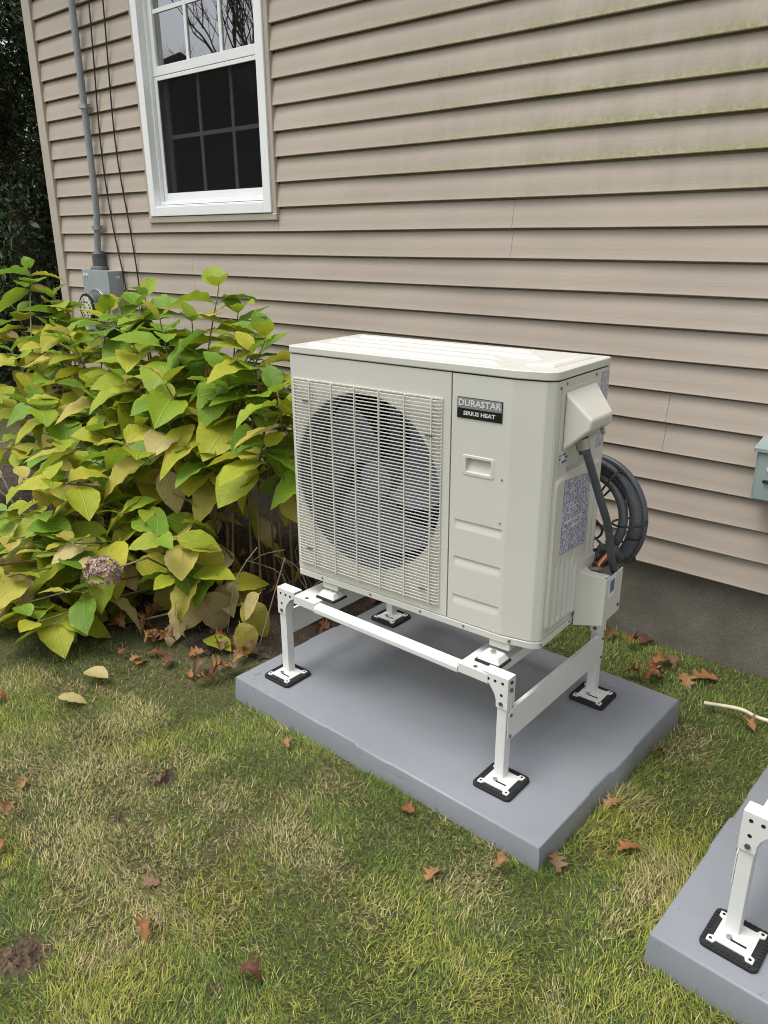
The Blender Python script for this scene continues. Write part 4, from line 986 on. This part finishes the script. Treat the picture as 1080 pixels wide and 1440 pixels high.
    for q in range(260):
        while True:
            dv = Vector((rn.gauss(0, 1), rn.gauss(0, 1), rn.gauss(0, 1))).normalized()
            if dv.z > -.6: break
        pos = fh + Vector((dv.x * .072, dv.y * .062, dv.z * .055)) * rn.uniform(.8, 1.05); tn = dv.orthogonal().normalized(); bn = dv.cross(tn); rr = rn.uniform(.007, .011); th = rn.uniform(0, 1.5)
        for k in range(4):
            a = th + k * math.pi / 2; d1 = tn * math.cos(a) + bn * math.sin(a); d2 = -tn * math.sin(a) + bn * math.cos(a); i = len(V.v)
            V.v += [tuple(pos), tuple(pos + d1 * rr * .7 + d2 * rr * .45 + dv * .002), tuple(pos + d1 * rr * 1.1 + dv * .003), tuple(pos + d1 * rr * .7 - d2 * rr * .45 + dv * .001)]; V.f.append((i, i + 1, i + 2, i + 3))
            c_ = rn.choice(((.36, .22, .21), (.46, .31, .27), (.24, .14, .11), (.36, .26, .18), (.55, .43, .38))); cl += [c4(c_)] * 4
    me = bpy.data.meshes.new('flower_head'); me.from_pydata(V.v, [], V.f); a = me.attributes.new('col', 'FLOAT_COLOR', 'POINT'); a.data.foreach_set('color', [x for c in cl for x in c]); me.materials.append(M['needle'])
    o = bpy.data.objects.new('flower_head', me); C.objects.link(o); o.parent = t; o['label'] = 'faded pinkish brown hydrangea flower head'
    MB().tube([tuple(fh), tuple(fh + Vector((.05, .15, .02))), tuple(fh + Vector((.02, .4, -.19)))], .004, 6).obj('stem', 'stem', t)
hydrangea()

# ---------------------------------------------------------------- oak leaves on the ground
def oak_mesh(seed, col, rim, curl):
    rn = random.Random(seed); n = 14; half = []
    for i in range(n + 1):
        t = i / n; w = .42 * math.sin(math.pi * min(1, t * .95 + .03)) ** .8; w *= (1 if i % 4 in (1, 2) else .42 if i % 4 == 3 else .5) ** 1.0 if 0 < i < n else .2
        half.append((t, w * rn.uniform(.85, 1.15)))
    s = MB(); uv = []
    for (t, w) in half:
        for u in (-1, -.5, 0, .5, 1):
            x = t + (.07 * abs(u) if w > .2 else 0); z = curl * (abs(u) * w) ** 1.4 * 1.5 + curl * .35 * math.sin(t * 3.1) + rn.uniform(-.012, .012)
            s.v.append((x, u * w, z)); uv.append((.5 + u * .5 * w / .42, t))
    for j in range(n):
        for i in range(4): a = j * 5 + i; s.f.append((a, a + 1, a + 6, a + 5))
    i = len(s.v); s.v += [(-.28, -.008, .02), (-.28, .008, .02), (0, .012, 0), (0, -.012, 0)]; uv += [(.5, 0)] * 4; s.f.append((i, i + 1, i + 2, i + 3))
    return bake(s, uv, 'oak_leaf', 'oak', col, rim)
OC = [((.22, .085, .035), (.13, .055, .03)), ((.30, .13, .05), (.18, .075, .035)), ((.13, .055, .032), (.085, .04, .026)), ((.34, .18, .08), (.22, .11, .05)), ((.20, .12, .07), (.13, .075, .045))]
OM = [oak_mesh(i * 7 + v, *OC[i], (.35, .8, 1.2)[v % 3]) for i in range(5) for v in range(3)]
lawn_leaves = [
 (-1.194, -1.928, .058, 5, 'red brown oak leaf curled on the lawn right of the large dirt clump'), (-.982, -1.853, .062, 8, 'dull brown oak leaf with spread lobes, nearest the bottom of the photo'),
 (-.833, -1.425, .070, 9, 'pale brown oak leaf on open lawn left of the front pad corner'), (-.99, -1.275, .060, 0, 'red brown oak leaf lying against the long front side of the pad'),
 (-.501, -1.014, .070, 3, 'orange brown oak leaf lying between the two pads'), (-.655, -1.165, .070, 12, 'narrow brown oak leaf propped at the front corner of the pad'),
 (-.612, -.891, .060, 9, 'orange oak leaf tucked beside the right side of the pad'), (-1.306, -1.817, .055, 12, 'small orange brown leaf in the grass above the curled red leaf'),
 (-1.81, -1.918, .060, 1, 'reddish oak leaf at the left edge of the lawn, upper of two'), (-1.717, -1.988, .050, 4, 'reddish oak leaf at the left edge of the lawn, lower of two'),
 (-1.859, -1.876, .050, 10, 'small tan star shaped leaf at the left edge of the lawn'), (-1.48, -1.272, .050, 10, 'small tan oak leaf standing by the pad below its left foot'),
 (-.735, -1.292, .045, 11, 'pinkish tan leaf fragment just in front of the pad corner'), (-1.979, -1.233, .060, 4, 'brown oak leaf lying left of the left pad corner'),
 (-1.895, -1.200, .060, 8, 'dark brown oak leaf nearest the left pad corner'), (-2.319, -1.701, .055, 1, 'rust brown leaf at the left edge near the shrub'),
 (-.616, -.119, .115, 3, 'large orange brown oak leaf lying lengthwise against the foundation'), (-.718, -.164, .085, 9, 'orange brown oak leaf in the middle of the foundation row'),
 (-.828, -.166, .080, 4, 'brown oak leaf left of the middle one in front of the foundation'), (-.80, -.085, .060, 13, 'small tan leaf touching the foundation behind the brown oak leaves'),
 (-.917, -.047, .085, 6, 'dark red oak leaf against the foundation behind the stand leg'), (-1.02, -.10, .080, 7, 'dark oak leaf by the foundation under the valve cover'), (-1.04, -.22, .075, 3, 'brown leaf on the grass just behind the pad'),
 (-1.60, -1.617, .035, 13, 'tiny pinkish leaf scrap on the lawn left of the pad front'), (-.62, -1.95, .035, 1, 'tiny red brown leaf scrap near the second pad, lower lawn'),
 (-.60, -.62, .045, 7, 'dull brown leaf on the grass right of the pad corner'), (-.44, -.33, .060, 11, 'brown leaf lying beneath the pale stick')]
rn = random.Random(3)
def put(me, name, x, y, z, sc, label, cat, group=None, tilt=.25, rz=None):
    o = bpy.data.objects.new(name, me); C.objects.link(o); o.location = (x, y, z); o.rotation_euler = (rn.uniform(-tilt, tilt), rn.uniform(-tilt, tilt), rn.uniform(0, 6.28) if rz is None else rz); o.scale = (sc,) * 3
    return tag(o, label, cat, group)
for i, (x, y, sc, mi, lab) in enumerate(lawn_leaves):
    put(OM[mi], 'oak_leaf', x, y, gz(x, y) + .016, sc * .86, lab, 'leaf', 'fallen oak leaves', .35, R(200) if 'lengthwise' in lab else None)
for i in range(120):
    x, y = rn.uniform(-3.6, -1.8), rn.uniform(-1.35, -.25)
    if i > 75: x, y = rn.uniform(-2.9, -1.85), rn.uniform(-1.30, -.95)
    if y < -1.05 - (x + 1.8) * -.38 - .12: y = -1.1
    put(rn.choice(OM), 'oak_leaf', x, y, gz(x, y) + rn.uniform(.015, .035), rn.uniform(.045, .070), 'brown oak leaf in the litter beneath the hydrangea shrub', 'leaf', 'leaf litter beneath the shrub', .5)
for i in range(14):
    x, y = rn.uniform(-1.75, -.75), rn.uniform(-.38, -.04)
    put(rn.choice(OM), 'oak_leaf', x, y, gz(x, y) + rn.uniform(.015, .03), rn.uniform(.05, .08), 'brown oak leaf in the shade between the pad and the foundation', 'leaf', 'leaves between pad and foundation', .5)
def fallen(x, y, z, sc, k, rz, lab, tilt=.15, ry=0):
    o = put(LM[k][3], 'hydrangea_leaf', x, y, z, sc, lab, 'leaf', 'fallen hydrangea leaves', tilt, rz); return o
fallen(-2.26, -1.46, .03, .62, TAN[0], R(20), 'pale yellow fallen leaf with brown tip on the lawn, upper of two')
fallen(-2.18, -1.60, .03, .55, TAN[1], R(50), 'pale yellow folded leaf on the lawn, lower of two')
fallen(-2.224, -.97, .03, .9, GREEN[0], R(160), 'fallen green leaf on the litter at the right foot of the shrub')
fallen(-2.13, -1.06, .03, .8, MIXD[0], R(10), 'fallen green yellow leaf in front of the shrub on the grass')
fallen(-2.30, -1.20, .035, .6, YEL[4], R(90), 'crumpled pale yellow leaf in front of the shrub')
fallen(-2.46, -1.16, .03, .7, GREEN[3], R(200), 'small olive green leaf lying in the dark under the shrub')
fallen(-2.29, -1.05, .04, .75, TAN[4], R(-60), 'tan withered leaf standing in the litter below the shrub')
o = MB().tube(smoothpath([(-.60, -.30, .022), (-.50, -.285, .035), (-.44, -.288, .03), (-.33, -.27, .03), (-.20, -.25, .025)], 5), [.006] * 20 + [.004], 7).obj('stick', 'stick', smooth=60); tag(o, 'pale bare stick lying on the grass near the foundation', 'stick')
o = MB().tube(smoothpath([(-2.52, -1.22, .02), (-2.40, -1.15, .05), (-2.26, -1.04, .10)], 5), .0045, 6).obj('stick', M['stem'], smooth=60); tag(o, 'thin brown stick leaning out of the litter under the shrub', 'stick')
# bit of low garden wire fence at the left edge
def wire_fence():
    t = thing('wire_edging', 'bit of pale wire garden edging at the left edge under the shrub', 'garden edging', (-2.93, -1.40, 0))
    Mw = plain('pale_wire', (.6, .58, .5), .4, metal=.2)
    for k, z in ((0, .10), (1, .055)): MB().tube([(-.5, .05, z), (-.1, 0, z + .01), (.13, .04, z + .04)], .0028, 6).obj('wire', Mw, t)
    for i in range(7): x = -.48 + i * .09; MB().tube([(x, .045 - i * .006, .0), (x, .045 - i * .006, .115)], .0022, 6).obj('upright_wire', Mw, t)
wire_fence()
def clod(x, y, rx, ry, h, lab, seed):
    rn2 = random.Random(seed); s = MB(); n = 26; us = np.linspace(-1, 1, n)
    def f(u, v):
        r = math.hypot(u, v); k = max(0, 1 - r ** 1.6); a = math.sin(9 * u + seed) * math.sin(8 * v + 2 * seed) * .35 + math.sin(23 * u + 5) * math.cos(21 * v + seed) * .3 + rn2.uniform(-.35, .35)
        return (u * rx * (1 + .2 * math.sin(3 * math.atan2(v, u) + seed)), v * ry, gz(x, y) - .012 + h * k * (1 + a) * 1.6)
    s.grid(us, us, f); o = s.obj('soil_clump', 'soil', loc=(x, y, 0)); o.rotation_euler = (0, 0, seed); tag(o, lab, 'soil clump', 'turned up soil on the lawn')
clod(-1.366, -2.114, .075, .06, .016, 'largest clump of dark brown soil on the lawn at the lower left', 1)
clod(-1.615, -1.60, .075, .035, .013, 'brown torn turf clump on the lawn, upper of the two small ones', 2)
clod(-1.58, -1.755, .05, .025, .010, 'small dark soil clump on the lawn, lower of the two small ones', 3)
clod(-1.00, -1.90, .04, .025, .010, 'small brown soil crumb patch at the bottom beside an oak leaf', 4)

# ---------------------------------------------------------------- grass
def vnoise(x, y, f, seed):
    x = x * f + seed * 17.3; y = y * f + seed * 9.1; xi = np.floor(x).astype(int); yi = np.floor(y).astype(int); fx = x - xi; fy = y - yi; fx = fx * fx * (3 - 2 * fx); fy = fy * fy * (3 - 2 * fy)
    h = lambda a, b: (np.sin(a * 127.1 + b * 311.7 + seed * 74.7) * 43758.5453) % 1
    return (h(xi, yi) * (1 - fx) + h(xi + 1, yi) * fx) * (1 - fy) + (h(xi, yi + 1) * (1 - fx) + h(xi + 1, yi + 1) * fx) * fy
def grass():
    n = 1200000
    x = rng.uniform(-5.2, 1.4, n); y = rng.uniform(-2.9, .0, n)
    # keep denser near the camera
    dist = np.hypot(x, y + 2.54); keep = rng.random(n) < np.clip(1.9 / dist, .28, 1) * 1.0
    def inpad(px, py, ox, oy, a, wd, dp):
        dx, dy = px - ox, py - oy; u = dx * math.cos(a) + dy * math.sin(a); v = -dx * math.sin(a) + dy * math.cos(a); return (u > -.003) & (u < wd + .003) & (v > -.003) & (v < dp + .003)
    keep &= ~inpad(x, y, *p1.location[:2], p1.rotation_euler[2], 1.132, .82) & ~inpad(x, y, *p2.location[:2], p2.rotation_euler[2], 1.10, .82)
    bush = (x < -1.75) & (y > -1.08 + (x + 1.8) * .33); keep &= ~(bush & (rng.random(n) < .88))
    fr = (x < -1.75) & (y > -1.35 + (x + 1.8) * .3) & ~bush; keep &= ~(fr & (rng.random(n) < .45))
    for cx, cy, r_ in ((-1.366, -2.114, .06), (-1.615, -1.60, .045), (-1.58, -1.755, .03)): keep &= ~((np.hypot(x - cx, y - cy) < r_) & (rng.random(n) < .93))
    bare = vnoise(x, y, 3.3, 5) * .6 + vnoise(x, y, 9, 6) * .4; keep &= ~((bare < .24) & (rng.random(n) < .4))
    x, y, fr = x[keep], y[keep], (fr | bush)[keep]; n = len(x)
    z = .006 * np.sin(3.1 * x + 1.7 * y) + .005 * np.sin(7 * y - 4 * x) - .003
    patch = vnoise(x, y, 2.3, 1) * .5 + vnoise(x, y, 6, 2) * .3 + vnoise(x, y, 17, 3) * .2
    pl = vnoise(x, y, 3.5, 4) * .6 + vnoise(x, y, 11, 8) * .4
    edge = np.zeros(n, bool)
    for pp in (p1, p2):
        a0 = pp.rotation_euler[2]; ddx, ddy = x - pp.location[0], y - pp.location[1]; u = ddx * math.cos(a0) + ddy * math.sin(a0); v = -ddx * math.sin(a0) + ddy * math.cos(a0)
        edge |= (u > -.03) & (u < 1.165) & (v > -.03) & (v < .85)
    L_ = rng.uniform(.010, .028, n) * (.8 + .5 * pl); wd = rng.uniform(.00055, .0012, n); L_ = np.where(edge, L_ * 1.45, L_); L_ = np.where(np.hypot(x + .650, y + 1.235) < .045, L_ * 1.5, L_)
    long_ = rng.random(n) < .04; L_[long_] *= 1.5
    a = rng.uniform(0, 2 * np.pi, n) + 0; lean = rng.uniform(.45, 1.35, n)
    flow = vnoise(x, y, 4, 9) * 9; a = np.where(rng.random(n) < .5, flow + rng.normal(0, .7, n), a)
    dx, dy = np.cos(a), np.sin(a); sxv, syv = -dy, dx
    l1 = lean * .92; l2 = np.minimum(lean * 1.12, 1.6)
    p1x = x + dx * np.sin(l1) * L_ * .5; p1y = y + dy * np.sin(l1) * L_ * .5; p1z = z + np.cos(l1) * L_ * .5
    p2x = p1x + dx * np.sin(l2) * L_ * .5; p2y = p1y + dy * np.sin(l2) * L_ * .5; p2z = p1z + np.cos(l2) * L_ * .5
    V = np.empty((n, 5, 3), np.float32)
    for i, (qx, qy, qz, ww) in enumerate(((x, y, z, wd), (x, y, z, -wd), (p1x, p1y, p1z, -wd * .85), (p1x, p1y, p1z, wd * .85), (p2x, p2y, p2z, wd * 0))):
        V[:, i, 0] = qx + sxv * ww; V[:, i, 1] = qy + syv * ww; V[:, i, 2] = qz
    me = bpy.data.meshes.new('lawn_grass'); me.vertices.add(n * 5); me.vertices.foreach_set('co', V.ravel())
    base = (np.arange(n) * 5)[:, None]; quad = base + np.array([0, 1, 2, 3]); tri = base + np.array([3, 2, 4])
    loops = np.concatenate([quad, tri], 1).ravel().astype(np.int32); me.loops.add(len(loops)); me.loops.foreach_set('vertex_index', loops)
    st_ = np.stack([np.arange(n) * 7, np.arange(n) * 7 + 4], 1).ravel().astype(np.int32); me.polygons.add(2 * n); me.polygons.foreach_set('loop_start', st_)
    me.update(calc_edges=True)
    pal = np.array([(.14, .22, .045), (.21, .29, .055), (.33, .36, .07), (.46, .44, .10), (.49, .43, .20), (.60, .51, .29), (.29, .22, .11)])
    r = rng.random(n); k = np.zeros(n, int)
    ystraw = np.clip((patch - .44) * 3.4, 0.05, .70); 
    k = np.where(r < ystraw, np.where(rng.random(n) < .55, 4, np.where(rng.random(n) < .7, 5, 6)), np.where(rng.random(n) < np.clip((pl - .3) * 1.6, .1, .8), np.where(rng.random(n) < .6, 2, 3), np.where(rng.random(n) < .55, 0, 1)))
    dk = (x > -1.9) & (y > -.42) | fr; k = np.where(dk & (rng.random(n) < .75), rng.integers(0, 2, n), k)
    col = pal[k] * rng.uniform(.55, 1.35, n)[:, None]
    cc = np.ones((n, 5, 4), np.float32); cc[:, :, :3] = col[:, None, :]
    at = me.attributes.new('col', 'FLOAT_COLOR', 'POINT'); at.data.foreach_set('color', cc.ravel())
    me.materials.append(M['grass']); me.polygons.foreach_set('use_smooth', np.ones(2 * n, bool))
    o = bpy.data.objects.new('lawn_grass', me); C.objects.link(o); tag(o, 'short mixed green and straw coloured autumn lawn grass', 'grass', kind='stuff')
grass()

# ---------------------------------------------------------------- evergreens beyond the corner, bare trees and a house behind the viewer
def evergreen(x, y, h, rad, lab, seed, n=15000):
    t = thing('evergreen_tree', lab, 'tree', (x, y, 0), 0, 'evergreen trees beyond the house corner'); r_ = np.random.default_rng(seed)
    MB().tube([(0, 0, -.1), (.05, 0, h * .5), (0, .05, h * .97)], [.16, .09, .02], 10).obj('trunk', 'bark', t, smooth=60)
    zz = h * (.02 + .97 * r_.random(n) ** 1.15); rr = rad * (1 - zz / h) ** .6 * (.45 + .6 * r_.random(n) ** .5); a = r_.uniform(0, 2 * np.pi, n)
    lump = .82 + .22 * np.sin(a * 3 + zz * 2.3 + seed) + .12 * np.sin(a * 7 - zz * 5); rr = rr * lump
    P = np.stack([rr * np.cos(a), rr * np.sin(a), zz], 1)
    out = np.stack([np.cos(a), np.sin(a), r_.uniform(-.7, .3, n)], 1) + r_.normal(0, .45, (n, 3)); out /= np.linalg.norm(out, axis=1)[:, None]
    sd = np.cross(out, r_.normal(0, 1, (n, 3))); sd /= np.linalg.norm(sd, axis=1)[:, None]
    L_ = r_.uniform(.06, .15, n)[:, None]; w_ = r_.uniform(.006, .016, n)[:, None]
    V = np.stack([P, P + out * L_ * .5 + sd * w_, P + out * L_, P + out * L_ * .5 - sd * w_], 1).astype(np.float32)
    me = bpy.data.meshes.new('crown'); me.from_pydata(V.reshape(-1, 3).tolist(), [], [(4 * i, 4 * i + 1, 4 * i + 2, 4 * i + 3) for i in range(n)])
    pal = np.array([(.028, .05, .022), (.045, .07, .028), (.07, .09, .038), (.13, .10, .05)]); k = r_.choice(4, n, p=(.4, .35, .2, .05)); cc = np.ones((n, 4, 4), np.float32); cc[:, :, :3] = pal[k][:, None, :]
    at = me.attributes.new('col', 'FLOAT_COLOR', 'POINT'); at.data.foreach_set('color', cc.ravel()); me.materials.append(M['needle'])
    o = bpy.data.objects.new('crown', me); C.objects.link(o); o.parent = t
    return t
evergreen(-7.6, 1.1, 3.9, 1.7, 'dark evergreen tree just beyond the house corner behind the shrub', 1, 60000)
evergreen(-9.6, 3.2, 5.0, 2.0, 'dark evergreen tree in the second row beyond the house corner', 2, 45000)
evergreen(-9.0, -.3, 3.6, 1.5, 'dark evergreen tree at the left edge of the photo', 3, 40000)
evergreen(-12.0, 1.2, 5.2, 2.4, 'tall dark evergreen tree farthest from the house corner', 4, 40000)
def bare_tree(x, y, h, lab, seed):
    t = thing('bare_tree', lab, 'tree', (x, y, 0), 0, 'bare trees behind the viewer'); rn = random.Random(seed); s = MB()
    def br(p, dv, L_, r, lv):
        q = p + dv * L_; mid = (p + q) / 2 + Vector((rn.uniform(-1, 1), rn.uniform(-1, 1), rn.uniform(-1, 1))) * L_ * .06
        s.tube([p, mid, q], [r, r * .8, r * .62], 5 if lv > 1 else 8, cap=False)
        if lv >= 6: return
        for k in range(3 if lv < 5 else 2):
            nd = (dv + Vector((rn.uniform(-1, 1), rn.uniform(-1, 1), rn.uniform(-.35, .8))) * .75).normalized(); br(p + dv * L_ * rn.uniform(.6, 1), nd, L_ * rn.uniform(.6, .82), r * .56, lv + 1)
    br(Vector((0, 0, -.1)), Vector((0, 0, 1)), h * .24, .11, 0); s.obj('trunk', 'bark', t, smooth=60)
bare_tree(-13.0, -9.0, 11, 'bare branching tree reflected in the upper window sash, nearer one', 5)
bare_tree(-17.5, -12.5, 13, 'bare branching tree reflected in the upper window sash, farther one', 6)
nh = thing('neighbour_house', 'grey house with a dark roof reflected in the upper window sash', 'house', (-27, -17, 0), R(35))
MB().box((-6, -4, 0), (6, 4, 4.6)).obj('wall', 'house2', nh)
MB().prism([(-4.6, 4.4), (4.6, 4.4), (0, 6.6)], -6.5, 6.5, lambda u, v, h: (h, u, v)).obj('roof', 'roof', nh)
for sx in (-4, -1.3, 1.3, 4): MB().box((sx - .5, -4.05, 1.4), (sx + .5, -3.98, 3.0)).obj('window', 'vinyl_white', nh)
for ob in S.objects:
    if ob.type == 'MESH' and not ob.data.materials: ob.data.materials.append(M['beige'])
